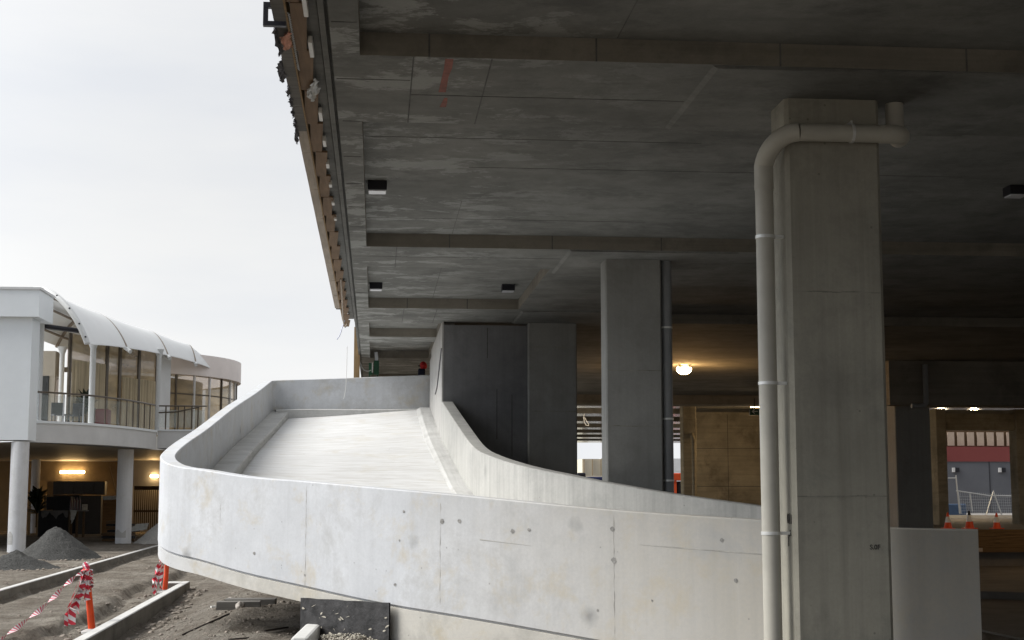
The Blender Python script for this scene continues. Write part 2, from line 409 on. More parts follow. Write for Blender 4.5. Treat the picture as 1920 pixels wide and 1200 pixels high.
def tag(o, label, cat, group=None):
    o['label'] = label; o['category'] = cat
    if group: o['group'] = group
    return o
def thing(name, loc, label, cat, group=None):
    o = bpy.data.objects.new(name, None); COL.objects.link(o); o.location = loc; o['_o'] = tuple(loc); o.empty_display_size = .2
    return tag(o, label, cat, group)
def struct(o, kind='structure'): o['kind'] = kind; return o
def box(a, b, rot=0, bev=0): return MB().box(a, b, rot, bev)
def bump(a, b, x):
    t = min(1, max(0, (x - a) / (b - a))); return t * t * (3 - 2 * t)
def catmull(P, n=8):
    P = [Vector(p) for p in P]; out = []
    for i in range(len(P) - 1):
        a = P[i - 1] if i else P[0] * 2 - P[1]; b, c = P[i], P[i + 1]; d = P[i + 2] if i + 2 < len(P) else P[-1] * 2 - P[-2]
        for k in range(n):
            t = k / n
            out.append(.5 * ((2 * b) + (c - a) * t + (2 * a - 5 * b + 4 * c - d) * t * t + (3 * b - a - 3 * c + d) * t ** 3))
    out.append(P[-1]); return out

# ================================================================== GROUND
def kA(y): return -7.31 - .0288 * (y - 30.25)       # kerb lines
def kB(y): return -3.72 - .0213 * (y - 19.9)
def gz(x, y):
    n1 = noise.fractal(Vector((x * .35, y * .35, 3)), 1.0, 2.0, 5) * .05
    n2 = noise.fractal(Vector((x * 2.1, y * 2.1, 7)), .9, 2.0, 4) * .03
    if x < kA(y):
        h = .10 * bump(0, .35, kA(y) - x) + .02 + n1 + n2
    elif x < kB(y):
        t = (x - kA(y)) / (kB(y) - kA(y))
        h = -.02 + n1 * .7 + n2 - .07 * math.exp(-((t - .04) / .05) ** 2)
        r = .62 + .05 * math.sin(y * .5) + .03 * noise.noise(Vector((y * .9, 1, 1)))     # broken edge along the trench beside the kerb
        h -= .14 * bump(r, r + .05, t) * (1 - .8 * bump(.93, 1.0, t)) + .05 * math.exp(-((t - r - .03) / .035) ** 2)
        h += .08 * noise.noise(Vector((x * 3, y * 1.2, 9))) * math.exp(-((t - r) / .12) ** 2)
    else:
        d = x - kB(y)
        h = -.13 + .58 * bump(.1, 2.1, d) + n1 * 1.2 + n2 * 1.3
        h += .05 * noise.noise(Vector((x * 1.1, y * 1.1, 2)))
        h *= 1 - bump(4.5, 6.5, x)
        h *= 1 - bump(12.5, 10, y) * bump(.2, 1.2, x)
        h = h * (1 - bump(26, 34, y))
    fade = bump(90, 60, abs(y - 30)) * bump(-30, -18, x)
    return h * fade
def axis(fine, lo, hi):
    a = list(fine); d = (fine[1] - fine[0]); x = a[-1]
    while x < hi: d *= 1.5; x += d; a.append(min(x, hi))
    d = (fine[1] - fine[0]); x = a[0]; pre = []
    while x > lo: d *= 1.5; x -= d; pre.append(max(x, lo))
    return pre[::-1] + a
xs = axis([-12.5 + .085 * i for i in range(int(14.5 / .085))], -900, 900)
ys = axis([12.5 + .12 * i for i in range(int(48 / .12))], -900, 1500)
g = MB(); g.grid([[(x, y, gz(x, y)) for x in xs] for y in ys], smooth=True)
struct(g.build('ground', M['dirt'], sharp=80))

# floor of the car park and the street beyond it
struct(box((5.0, 41.2, -.3), (60, 62, 1.055)).build('car_park_floor', M['floor_slab']))
struct(box((-2, 62.2, -.3), (80, 160, 1.02)).build('road', M['road']))
struct(box((10, 64.0, 1.021), (80, 64.3, 1.16)).build('road_kerb', M['kerb_white']))
struct(box((9, 14, -.2), (40, 41.1, .03)).build('lower_floor', M['floor_slab']))
struct(box((1.3, -12, -.2), (40, 10.4, .07)).build('dark_bounce_pad', M['dark_bounce_pad']))  # unseen dark pad added to cut light bounced onto the soffit

# ================================================================== OVERHEAD DECK
ZS, RC, ZT = 5.10, .17, 8.4          # unseen mass above the slab, added to shade the ramp and kerbs
deck = thing('car_park_deck', (3, 30, ZS), 'dark grey concrete parking deck overhead with coffered soffit, covering the upper right', 'parking deck')
X0, X1, Y0, Y1 = -.335, 60.0, -5.0, 86.0
XC, YC = 21.5, 62.0                    # the deck stops at YC right of XC
coffers = [(-.14, 60, -4, 10.23), (-.14, 60, 12.11, 18.35), (-.14, 2.36, 20.0, 24.45), (4.15, 60, 21.4, 26.2),
           (-.14, 1.17, 26.6, 28.93), (-.14, 1.17, 29.84, 33.46), (-.14, 1.17, 36.3, 40.0), (-.14, 1.17, 42, 45.5)]
fy = [50.0, 55.5, 61.2, 66.9, 72.5, 78.0, 83.0]
for a in range(len(fy) - 1): coffers.append((2.0, 60 if fy[a + 1] < YC else XC - .8, fy[a] + 1.9, fy[a + 1]))
def inside(x, y): return X0 < x < X1 and Y0 < y < Y1 and not (x > XC and y > YC)
bx = sorted({X0, X1, XC} | {c[0] for c in coffers} | {c[1] for c in coffers})
by = sorted({Y0, Y1, YC} | {c[2] for c in coffers} | {c[3] for c in coffers})
sof, cof, fso = MB(), MB(), MB()
def incof(x, y): return max([.46 if c[2] > 48 else RC for c in coffers if c[0] < x < c[1] and c[2] < y < c[3]] + [0])
for i in range(len(bx) - 1):
    for j in range(len(by) - 1):
        xa, xb, ya, yb = bx[i], bx[i + 1], by[j], by[j + 1]; xm, ym = (xa + xb) / 2, (ya + yb) / 2
        if not inside(xm, ym): continue
        z = ZS + incof(xm, ym)
        (fso if ya > 45 and z == ZS else sof).face([(xa, ya, z), (xa, yb, z), (xb, yb, z), (xb, ya, z)])
        sof.face([(xa, ya, ZT), (xb, ya, ZT), (xb, yb, ZT), (xa, yb, ZT)])
        for p, q, o in (((xa, ya), (xb, ya), (xm, ya - .01)), ((xb, ya), (xb, yb), (xb + .01, ym)), ((xb, yb), (xa, yb), (xm, yb + .01)), ((xa, yb), (xa, ya), (xa - .01, ym))):
            if not inside(*o): sof.face([(p[0], p[1], z), (q[0], q[1], z), (q[0], q[1], ZT), (p[0], p[1], ZT)])
for (xa, xb, ya, yb) in coffers:
    zc = ZS + (.46 if ya > 48 else RC)
    for p, q in (((xa, ya), (xa, yb)), ((xa, yb), (xb, yb)), ((xb, yb), (xb, ya)), ((xb, ya), (xa, ya))):
        cof.face([(p[0], p[1], ZS), (q[0], q[1], ZS), (q[0], q[1], zc), (p[0], p[1], zc)])
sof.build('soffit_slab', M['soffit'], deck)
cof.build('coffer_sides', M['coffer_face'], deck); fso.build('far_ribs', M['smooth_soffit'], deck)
# edge beam left of the drip groove, in two runs
eb = MB()
eb.box((-.40, -5, ZS - .004), (-.36, 26.4, ZT + .01)); eb.box((-.40, 26.4, ZS + .03), (-.36, 86, ZT + .01))
eb.box((-.36, -5, ZS + .05), (X0, 86, ZT + .005))
eb.box((-.497, -5, ZS + .03), (-.408, 26.3, 5.62))
eb.box((-.715, -5, ZS + .16), (-.499, 26.0, 5.60))
eb.build('edge_beam', M['edge_beam'], deck)
# drop panels round the column heads
for (xa, xb, ya, yb) in ((2.41, 5.0, 10.26, 12.08), (2.42, 4.6, 18.38, 20.3), (2.42, 4.6, 24.6, 27.4)):
    d = MB(); zz = ZS - .02; ex = .04
    d.face([(xa + ex, ya, zz), (xa + ex, yb, zz), (xb, yb, zz), (xb, ya, zz)])
    d.face([(xa, ya, ZS - .001), (xa, yb, ZS - .001), (xa + ex, yb, zz), (xa + ex, ya, zz)])
    d.face([(xa, ya, ZS - .001), (xa + ex, ya, zz), (xb, ya, zz), (xb, ya, ZS - .001)])
    d.face([(xa, yb, ZS - .001), (xb, yb, ZS - .001), (xb, yb, zz), (xa + ex, yb, zz)])
    d.face([(xb, ya, ZS - .001), (xb, ya, zz), (xb, yb, zz), (xb, yb, ZS - .001)])
    d.build('drop_panel', M['soffit'], deck)
# formwork board joints left on the soffit
def jx(x0, x1, y, z=ZS, w=.008):
    jm = MB(); n = max(2, int((x1 - x0) / .4))
    for i in range(n):
        a = x0 + (x1 - x0) * i / n; b = x0 + (x1 - x0) * (i + 1) / n; ww = w * random.uniform(.4, 1.5)
        jm.box((a, y - ww, z - .003), (b, y + ww, z + .01))
    jm.build('board_joint', M['joint_mid'], deck)
def jy(y0, y1, x, z=ZS, w=.007): MB().box((x - w * .7, y0, z - .003), (x + w * .7, y1, z + .01)).build('board_joint', M['joint_mid'], deck)
jx(-.32, .23, 10.84); jy(10.25, 12.1, .24); jx(.24, 2.4, 11.24); jy(10.25, 12.1, .80); jx(-.32, -.15, 9.5); jx(-.3, -.14, 12.1)
for y in (8.4, 13.4, 14.6, 15.8, 17.0): jx(-.32, -.16, y)
jy(18.36, 19.98, .24); jx(-.32, 2.4, 19.1); jx(-.32, -.16, 21.2); jx(-.32, -.16, 22.6); jy(24.5, 26.5, .45); jx(-.3, 1.1, 25.5); jy(24.5, 26.5, 1.0)
jx(-.13, 3, 13.3, ZS + RC, .004); jx(-.13, 3.2, 17.3, ZS + RC, .004); jx(.9, 6, 14.5, ZS + RC, .003); jy(20, 24.4, .92, ZS + RC, .005)
jy(6, 10.2, 1.7, ZS + RC, .005); jy(16.2, 18.3, .93, ZS + RC, .003)
for i, (x, y) in enumerate(((.35, 10.23), (1.55, 10.23), (2.9, 10.23), (4.3, 10.23), (.9, 18.35), (2.2, 18.35), (3.6, 18.35), (.5, 24.45), (1.5, 24.45))):
    MB().box((x - .006, y - .004, ZS), (x + .006, y + .01, ZS + RC)).build('board_joint', M['joint_mid'], deck)
# pale trowel marks on the slab edge
rm = MB()
def strip_down(pts, wz, z):
    for a, b, wa, wb in pts: rm.face([(a[0] - wa, a[1], z), (b[0] - wb, b[1], z), (b[0] + wb, b[1], z), (a[0] + wa, a[1], z)])
zz = ZS - .003
P = [((.495, 10.26), (.497, 10.5), .030, .029), ((.497, 10.5), (.487, 10.72), .029, .024), ((.487, 10.72), (.485, 10.95), .024, .027), ((.485, 10.95), (.483, 11.14), .027, .028),
     ((.520, 11.30), (.516, 11.42), .012, .020), ((.516, 11.42), (.508, 11.58), .020, .026)]
for grp in (P[:4], P[4:]):
    rm = MB(); strip_down(grp, 0, zz); rm.build('red_tape_residue', M['red_paint'], deck)
# beams hanging under the far part of the deck
box((11.75, 33.0, 4.08), (59.9, 33.5, ZS - .002)).build('downstand_beam', M['coffer_face'], deck)
box((3.0, 45.0, 4.81), (59.9, 45.4, ZS - .002)).build('downstand_beam', M['coffer_face'], deck)
box((3.0, 47.9, 4.95), (59.9, 48.3, ZS - .002)).build('downstand_beam', M['coffer_face'], deck)

# ================================================================== EDGE FORMWORK still hanging on the deck
form = thing('edge_formwork', (-.55, 16, 5.08), 'run of brown plywood formwork sheets still bolted along the left edge of the deck', 'formwork')
y = 5.0; k = 0
while y < 26.2:
    ln = 1.02 if y < 24 else .9
    m = MB(); cx = -.537 + .003 * math.sin(k * 1.7)
    m.obox((cx, y + ln / 2, 5.085 + .004 * (k % 2)), (.052, ln / 2 - .004, .009), rot=R(2.5))
    m.build('plywood_sheet', M['ply'], form); y += ln; k += 1
fm = MB()
fm.box((-.606, 5, 5.065), (-.594, 26.0, 5.20)); fm.build('edge_batten', M['wood'], form)
y = 5.2; k = 0
while y < 24.2:
    box((-.69, y, 5.075 + .003 * (k % 2)), (-.609, y + .79, 5.10)).build('scaffold_board', M['ply_pale'] if y > 12.2 else M['wood_grey'], form); y += .80; k += 1
for (ya, yb) in ((8.6, 9.29), (9.83, 10.18), (11.69, 11.96), (12.64, 12.86), (13.55, 13.73), (14.47, 14.60), (15.38, 15.52), (16.3, 16.4)):
    box((-.487, ya, 5.055), (-.457, yb, 5.105), bev=.004).build('white_bracket', M['white_plastic'], form)
# twisted rope on the first sheets
rp = MB(); 
for q in range(26):
    yy = 9.25 + q * .05; rp.tube([(-.590, yy, 5.07), (-.578, yy + .045, 5.07)], .004, 6)
rp.build('twisted_tie', M['sheet'], form)

def rag(name, mat, pts, label, cat, th=.006, seed=0):
    """small hanging scrap: crumpled grid with thickness"""
    rnd = random.Random(seed); (a, b, c, d) = [Vector(p) for p in pts]; n = 9
    rows = []
    for i in range(n):
        u = i / (n - 1); r = []
        for j in range(n):
            v = j / (n - 1); p = a.lerp(b, u).lerp(d.lerp(c, u), v)
            e = .008 if 0 < i < n - 1 and 0 < j < n - 1 else .013
            r.append(p + Vector((rnd.uniform(-e, e), rnd.uniform(-e, e), rnd.uniform(-e, e))))
        rows.append(r)
    m = MB(); m.grid(rows); back = [[p + Vector((th, th, th)) for p in r[::-1]] for r in rows]; m.grid(back)
    return tag(m.build(name, mat), label, cat)
rag('torn_cloth', M['rag_grey'], [(-.685, 9.4, 5.10), (-.68, 10.1, 5.07), (-.695, 10.1, 5.03), (-.70, 9.5, 5.02)], 'dark grey torn cloth hanging off the deck edge under the black frame', 'cloth', seed=1)
rag('orange_rag', M['rag_orange'], [(-.60, 9.62, 5.06), (-.60, 9.95, 5.055), (-.655, 9.95, 5.03), (-.665, 9.62, 5.02)], 'orange and white rag caught on the outer formwork boards', 'rag', seed=2)
rag('loose_scrap', M['rag_grey'], [(-.69, 10.3, 5.09), (-.685, 10.75, 5.07), (-.725, 10.7, 5.02), (-.735, 10.4, 5.03)], 'crumpled grey scrap on the outer board ends', 'cloth', seed=3)
rag('dangling_strip', M['rag_grey'], [(-.69, 12.0, 5.08), (-.688, 12.35, 5.06), (-.695, 12.45, 4.97), (-.70, 12.3, 4.97)], 'thin grey strip dangling from the pale boards against the sky', 'cloth', seed=5)
for q in range(5):
    yy = 11.0 + q * .33
    rag('shredded_edge', M['rag_grey'], [(-.685, yy, 5.08), (-.685, yy + .2, 5.08), (-.70, yy + .2, 5.05), (-.70, yy, 5.05)], 'frayed grey scraps along the outer edge of the formwork boards', 'cloth', seed=10 + q)['group'] = 'frayed scraps on the board edge'
rag('plastic_sheet', M['sheet'], [(-.47, 10.75, 5.07), (-.45, 11.05, 5.05), (-.52, 11.2, 5.02), (-.555, 11.05, 5.05)], 'crumpled translucent plastic sheet tucked under the brown formwork', 'plastic sheet', seed=4)
fr = MB()
for a, b in (((-.745, 9.26, 5.105), (-.60, 9.30, 5.14)), ((-.745, 9.26, 4.985), (-.60, 9.30, 5.015)), ((-.745, 9.261, 5.016), (-.715, 9.299, 5.104))): fr.box(a, b)
tag(fr.build('steel_frame', M['black']), 'black rectangular steel frame sticking out past the deck edge, top left', 'bracket')  # open rectangular frame of black steel
tag(MB().tube(catmull([(-.52, 21.0, 5.07), (-.53, 22.5, 4.98), (-.55, 24.0, 4.88), (-.54, 25.2, 4.86), (-.52, 25.9, 5.0)], 6), .011, 6).build('rope', M['ply_pale']), 'pale slack rope hanging under the far end of the formwork', 'rope')
tag(MB().tube(catmull([(-.56, 25.9, 5.06), (-.60, 25.9, 4.94), (-.64, 25.9, 4.80), (-.69, 25.9, 4.72)], 5), [.02 + .015 * math.sin(i) ** 2 for i in range(16)], 6, flat=.3).build('blue_streamer', plain('pale_blue_film', (.50, .52, .66), .4, var=.2)), 'pale blue plastic streamer blowing from the end of the formwork', 'plastic strip')
tag(MB().tube(catmull([(-.60, 30.4, 5.05), (-.605, 30.4, 4.6), (-.62, 30.4, 4.2), (-.66, 30.4, 3.97)], 5), .005, 5).build('string_line', M['white_plastic']), 'thin white string line hanging down in front of the ramp end wall', 'string')

# ================================================================== SQUARE SOFFIT LIGHTS
def soffit_light(x, y, z, label, s=.1):
    t = thing('soffit_light', (x, y, z), label, 'ceiling light', 'black square lights under the deck')
    box((x - s, y - s, z - .10), (x + s, y + s, z - .001), bev=.006).build('housing', M['black'], t)
    box((x - s + .012, y - s + .012, z - .112), (x + s - .012, y + s - .012, z - .098)).build('lens', M['lens'], t)
soffit_light(-.01, 15.3, ZS + RC, 'black square soffit light in the largest coffer near the deck edge')
soffit_light(-.02, 22.75, ZS + RC, 'black square soffit light at the left end of the short coffer')
soffit_light(2.03, 22.75, ZS + RC, 'black square soffit light beside the right end of the short coffer')
soffit_light(6.75, 14.9, ZS + RC, 'black soffit light at the right border, right of the near column')

# ================================================================== COLUMNS
def column(name, x0, x1, y0, y1, z0, z1, mat, label, ch=.025, joints=(), drips=()):
    t = thing(name, ((x0 + x1) / 2, (y0 + y1) / 2, z0), label, 'column', 'concrete columns under the deck')
    m = MB(); pr = [(x0 + ch, y0), (x1 - ch, y0), (x1, y0 + ch), (x1, y1 - ch), (x1 - ch, y1), (x0 + ch, y1), (x0, y1 - ch), (x0, y0 + ch)]
    for i in range(8):
        a, b = pr[i], pr[(i + 1) % 8]; m.face([(a[0], a[1], z0), (b[0], b[1], z0), (b[0], b[1], z1), (a[0], a[1], z1)])
    m.face([(p[0], p[1], z1) for p in pr]); m.face([(p[0], p[1], z0) for p in pr[::-1]])
    m.build('shaft', mat, t)
    if joints or drips:
        j = MB()
        for z in joints:
            n = 9
            for i in range(n):
                a = x0 + ch + (x1 - x0 - 2 * ch) * i / n; b = x0 + ch + (x1 - x0 - 2 * ch) * (i + 1) / n; q = random.uniform(.001, .006); o = random.uniform(-.004, .004)
                j.box((a, y0 - .0025, z + o - q), (b, y0 + .02, z + o + q))
        for (x, za, zb) in drips: j.box((x - .0016, y0 - .0018, za), (x + .0016, y0 + .02, zb))
        j.build('cold_joint_lines', M['joint_col'], t)
    return t
c1 = column('concrete_column', 3.145, 3.90, 11.0, 11.43, 0, ZS - .018, M['column'], 'nearest wide concrete column with a grey downpipe wrapped round its top', .03,
            joints=(3.56, 2.0))
def writing(s, x, z, h, y, parent, name='marker_writing'):
    cu = bpy.data.curves.new('t', 'FONT'); cu.body = s; cu.size = h; cu.offset = h * .03
    o = bpy.data.objects.new('t', cu); COL.objects.link(o); bpy.context.view_layer.update()
    me = bpy.data.meshes.new_from_object(o.evaluated_get(bpy.context.evaluated_depsgraph_get())); bpy.data.objects.remove(o)
    off = Vector(parent['_o'])
    for v in me.vertices: v.co = Vector((x + v.co.x, y, z + v.co.y)) - off
    me.materials.append(M['ink']); q = bpy.data.objects.new(name, me); COL.objects.link(q); q.parent = parent
writing('S.0F', 3.725, 1.60, .050, 10.997, c1)
sc = MB()
def stroke(pts, r=.0045): sc.tube(pts, r, 5)
stroke([(3.143, 11.06, 1.86), (3.143, 11.065, 1.79)]); stroke([(3.143, 11.10, 1.87), (3.143, 11.105, 1.79)])
stroke([(3.143, 11.15 + .018 * math.cos(a * .7), 1.83 + .035 * math.sin(a * .7)) for a in range(10)])
stroke([(3.143, 11.08, 1.70), (3.143, 11.10, 1.74), (3.143, 11.12, 1.70), (3.143, 11.14, 1.73), (3.143, 11.15, 1.62)])
sc.build('marker_writing', M['ink'], c1)
column('concrete_column', 2.97, 3.71, 18.95, 19.37, 0, ZS - .018, M['column_far'], 'second concrete column standing just behind the inner ramp parapet', .02, joints=(3.62, 2.9))
column('concrete_column', 2.70, 3.58, 26.2, 26.7, 0, ZS - .018, M['column_far'], 'third concrete column at the right end of the dark wall', .02, joints=(4.65, 3.5))
column('concrete_column', 12.05, 12.9, 33.55, 34.1, 0, 4.5, M['column_far'], 'dark concrete column beside the bright opening at the right', .02)
column('concrete_column', 18.65, 19.0, 48, 48.9, 1.05, 4.9, M['warm_wall'], 'narrow warm lit column on the left of the bright opening', .02)
column('concrete_column', 21.42, 22.5, 48, 48.6, 1.05, 4.9, M['warm_wall'], 'wide warm lit column at the right border behind the cones', .02)
column('concrete_column', 10.48, 10.95, 50, 50.5, 0, ZS, M['warm_wall'], 'brown lit column with a pipe on it next to the warm wall', .02)
lt = thing('concrete_lintel', (20, 48.8, 4.2), 'brown concrete lintel over the bright opening on the right', 'lintel')
box((19.0, 48.1, 4.2), (21.42, 48.5, 4.75)).build('beam', M['warm_wall'], lt)
# deep beam-column junction seen in the gloom
ww = thing('concrete_wall', (13, 54, 0), 'warm lit brown concrete wall deep under the deck left of the near column', 'wall')
box((11.72, 54, 0), (15.6, 54.3, 5.09)).build('wall_face', M['warm_wall'], ww)
j = MB()
for z in (2.35, 3.75): j.box((11.72, 53.996, z - .008), (15.6, 54.05, z + .008))
for x in (13.0, 14.6): j.box((x - .008, 53.996, 1), (x + .008, 54.05, 5.0))
j.build('panel_joint_lines', M['joint'], ww)

# the tall pale wall at the head of the ramp and the dark wall behind it
bw = thing('board_marked_wall', (1.29, 29.5, 0), 'tall pale board marked concrete wall beside the upper end of the ramp', 'wall')
m = MB(); m.box((1.165, 26.3, 0), (1.191, 26.523, ZS - .002)); m.box((1.165, 26.523, 0), (1.40, 31.4, ZS - .002)); m.box((1.17, 31.402, 0), (1.40, 32.45, 4.95)); m.build('wall_face', M['board_wall'], bw)
dw = thing('concrete_wall', (2.05, 26.7, 0), 'dark grey concrete wall between the pale wall and the third column', 'wall')
box((1.1925, 26.303, 0), (2.698, 26.52, ZS - .06)).build('wall_face', M['dark_wall'], dw)
j = MB()
for x, a, b in ((1.98, 4.45, 5.0), (2.15, 3.0, 3.9), (2.42, 2.7, 3.8)): j.box((x - .006, 26.300, a), (x + .006, 26.33, b))
j.build('panel_joint_lines', M['joint'], dw)
tag(MB().tube([(1.155, 28.9, 3.98), (1.157, 28.2, 4.05), (1.155, 27.2, 4.33), (1.158, 26.35, 4.62)], .012, 6).build('cable', M['black']), 'thin black cable slanting up the pale board marked wall', 'cable')

# ================================================================== DOWNPIPES
def arc(c, r, a0, a1, u, v, n=8):
    c, u, v = Vector(c), Vector(u), Vector(v)
    return [c + u * r * math.cos(a0 + (a1 - a0) * i / n) + v * r * math.sin(a0 + (a1 - a0) * i / n) for i in range(n + 1)]
px, py, pr_ = 3.0, 11.12, .070
zt = 4.785; yf = 10.90
dp = thing('downpipe', (px, py, 0), 'pale grey plastic downpipe bending across the top of the nearest column', 'downpipe', 'downpipes on the columns')
er = .22
yv = 11.12
vert = MB().tube([(px, yv, 0), (px, yv, zt - er - .14)], pr_, 20); vert.build('vertical_pipe', M['pvc'], dp)
el = arc((px + er, yf, zt - er), er, math.pi, math.pi / 2, (1, 0, 0), (0, 0, 1), 12)
MB().tube([(px, yv, zt - er - .16)] + [p + Vector((0, (yv - yf) * (1 - i / 12) ** 1.5, 0)) for i, p in enumerate(el)], pr_ + .004, 20).build('elbow', M['pvc'], dp)
MB().tube([(px + er, yf, zt), (3.92, yf, zt)], pr_ - .001, 20).build('cross_pipe', M['pvc'], dp)
MB().tube([(3.86, yf, zt)] + arc((3.96, yf + .10, zt), .10, -math.pi / 2, 0, (1, 0, 0), (0, 1, 0), 8) + [(4.06, yf + .13, zt), (4.06, yf + .17, zt + .02), (4.06, yf + .20, zt + .08)], pr_ + .003, 20).build('elbow', M['pvc'], dp)
MB().tube([(4.06, yf + .20, zt + .06), (4.06, yf + .20, ZS - .019)], pr_, 20).build('vertical_pipe', M['pvc'], dp)
for z in (4.0, 2.86, 1.72):
    m = MB().tube([(px, yv, z - .012), (px, yv, z + .012)], pr_ + .006, 20); m.box((px + .066, yv - .03, z - .012), (3.142, yv - .005, z + .012)); m.build('pipe_clip', M['clip'], dp)
m = MB().tube([(3.63, yf, zt), (3.652, yf, zt)], pr_ + .006, 20); m.box((3.635, yf - .01, zt + .066), (3.648, 11.0, zt + .10)); m.build('pipe_clip', M['clip'], dp)
m = MB().tube([(px, yv, zt - er - .19), (px, yv, zt - er - .15)], pr_ + .0055, 20); m.build('coupling', M['pvc'], dp)
d2 = thing('downpipe', (3.80, 19.08, 0), 'straight dark grey downpipe on the right side of the second column', 'downpipe', 'downpipes on the columns')
MB().tube([(3.80, 19.08, 0), (3.80, 19.08, ZS - .02)], .072, 16).build('vertical_pipe', M['pvc_dark'], d2)
for z in (4.2, 3.0, 2.2): MB().tube([(3.80, 19.08, z - .012), (3.80, 19.08, z + .012)], .078, 16).build('pipe_clip', M['clip'], d2)
d3 = thing('downpipe', (12.5, 33.0, 4.0), 'dark downpipe end hanging on the deep beam at the right', 'downpipe', 'downpipes on the columns')
MB().tube([(12.55, 32.85, 5.0), (12.55, 32.85, 4.15)] + arc((12.45, 32.85, 4.15), .1, 0, -math.pi / 2, (1, 0, 0), (0, 0, 1), 6) + [(12.2, 32.85, 4.05)], .06, 12).build('vertical_pipe', M['pvc_dark'], d3)
d4 = thing('downpipe', (10.8, 49.8, 0), 'brown lit thin downpipe in front of the warm wall', 'downpipe', 'downpipes on the columns')
MB().tube([(10.8, 49.8, 0), (10.8, 49.8, 3.9), (10.78, 50.0, 4.1)], .07, 12).build('vertical_pipe', M['warm_wall'], d4)

# ================================================================== THE CURVED RAMP
outer = [(5.5, 12.0, 1.72), (5.0, 12.02, 1.725), (4.6, 12.04, 1.73), (4.25, 12.08, 1.74), (3.95, 12.30, 1.755), (3.41, 12.88, 1.79), (2.24, 13.90, 1.87), (.84, 15.00, 2.01), (-.02, 15.80, 2.09), (-.75, 16.50, 2.16), (-1.46, 17.20, 2.22),
         (-2.05, 17.80, 2.31), (-2.32, 18.08, 2.345), (-2.53, 18.36, 2.40), (-2.655, 18.75, 2.47), (-2.70, 19.2, 2.55), (-2.69, 20.2, 2.71), (-2.65, 22.3, 3.00), (-2.59, 25.6, 3.50), (-2.51, 29.2, 4.00), (-2.45, 32.0, 4.42)]
op = catmull(outer[1:], 6)
far = catmull([(-2.45, 32.0, 4.42), (-2.42, 32.38, 4.48), (-2.30, 32.60, 4.495), (-2.05, 32.66, 4.51), (-.76, 32.68, 4.56), (1.17, 32.70, 4.65), (3.2, 32.72, 4.72)], 5)
op = op[:-1] + far
inner = catmull([(5.15, 16.64, 1.77), (4.53, 17.2, 1.88), (3.72, 17.9, 2.01), (2.90, 18.6, 2.17), (2.42, 19.15, 2.28), (1.95, 20.0, 2.41), (1.62, 21.15, 2.57), (1.45, 22.2, 2.74), (1.315, 24.0, 3.14), (1.166, 26.298, 3.67)], 6)
def normals(P):
    N = []
    for i in range(len(P)):
        t = P[min(i + 1, len(P) - 1)] - P[max(i - 1, 0)]; N.append(Vector((-t.y, t.x, 0)).normalized())
    return N
def sweep(P, prof_fn, closed_ends=True):
    m = MB(); N = normals(P); rows = []; uv = []; s = 0
    for i, p in enumerate(P):
        if i: s += (Vector((p.x, p.y, 0)) - Vector((P[i - 1].x, P[i - 1].y, 0))).length
        pr = prof_fn(i, p); rows.append([Vector((p.x, p.y, 0)) + N[i] * o + Vector((0, 0, z)) for (o, z) in pr])
        a = 0; u = [(s, 0)]
        for q in range(1, len(pr) + 1):
            b = pr[q % len(pr)]; a += math.hypot(b[0] - pr[q - 1][0], b[1] - pr[q - 1][1]); u.append((s, -a))
        uv.append(u)
    m.grid(rows, smooth=True, closed=True, uvs=uv)
    m.face(rows[0][::-1]); m.face(rows[-1])
    return m
TH = .19
def zg(p):    # groove height under the top, from the curve of the slab edge
    return p.z - (1.04 + .16 * bump(-2.6, .5, p.x) + .06 * bump(.5, 3.5, p.x) + .35 * bump(3.7, 4.2, p.x))
def zbot(p):
    return zg(p) - .17 if p.x < -.72 or p.y > 17 else .1
def outer_prof(i, p):
    g = zg(p); b = zbot(p); c = .012
    return [(0, p.z - c), (-c, p.z), (-TH + c, p.z), (-TH, p.z - c), (-TH, p.z - .95), (-TH, g - .012), (-.03, g - .012), (-.03, g + .004), (0, g + .012)]
def edge_prof(i, p):
    g = zg(p); b = zbot(p)
    return [(-.006, g - .02), (-.03, g - .0125), (-TH, g - .0125), (-TH, b), (-.006, b)]
# split the outer parapet exactly where the solid base starts
k0 = min(i for i, p in enumerate(op) if p.x < -.72)
op.insert(k0, op[k0] + (op[k0 - 1] - op[k0]) * .001)
ramp = thing('curved_ramp', (0, 20, .4), 'pale curved concrete ramp climbing from lower right round to the upper left', 'ramp')
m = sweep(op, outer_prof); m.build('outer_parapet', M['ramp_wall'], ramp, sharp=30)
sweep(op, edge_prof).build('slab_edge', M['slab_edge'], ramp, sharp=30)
def inner_prof(i, p): 
    c = .012
    return [(0, p.z - c), (-c, p.z), (-.20 + c, p.z), (-.20, p.z - c), (-.20, p.z - 1.6), (0, p.z - 1.6)]
sweep(inner, inner_prof).build('inner_parapet', M['inner_wall'], ramp, sharp=30)
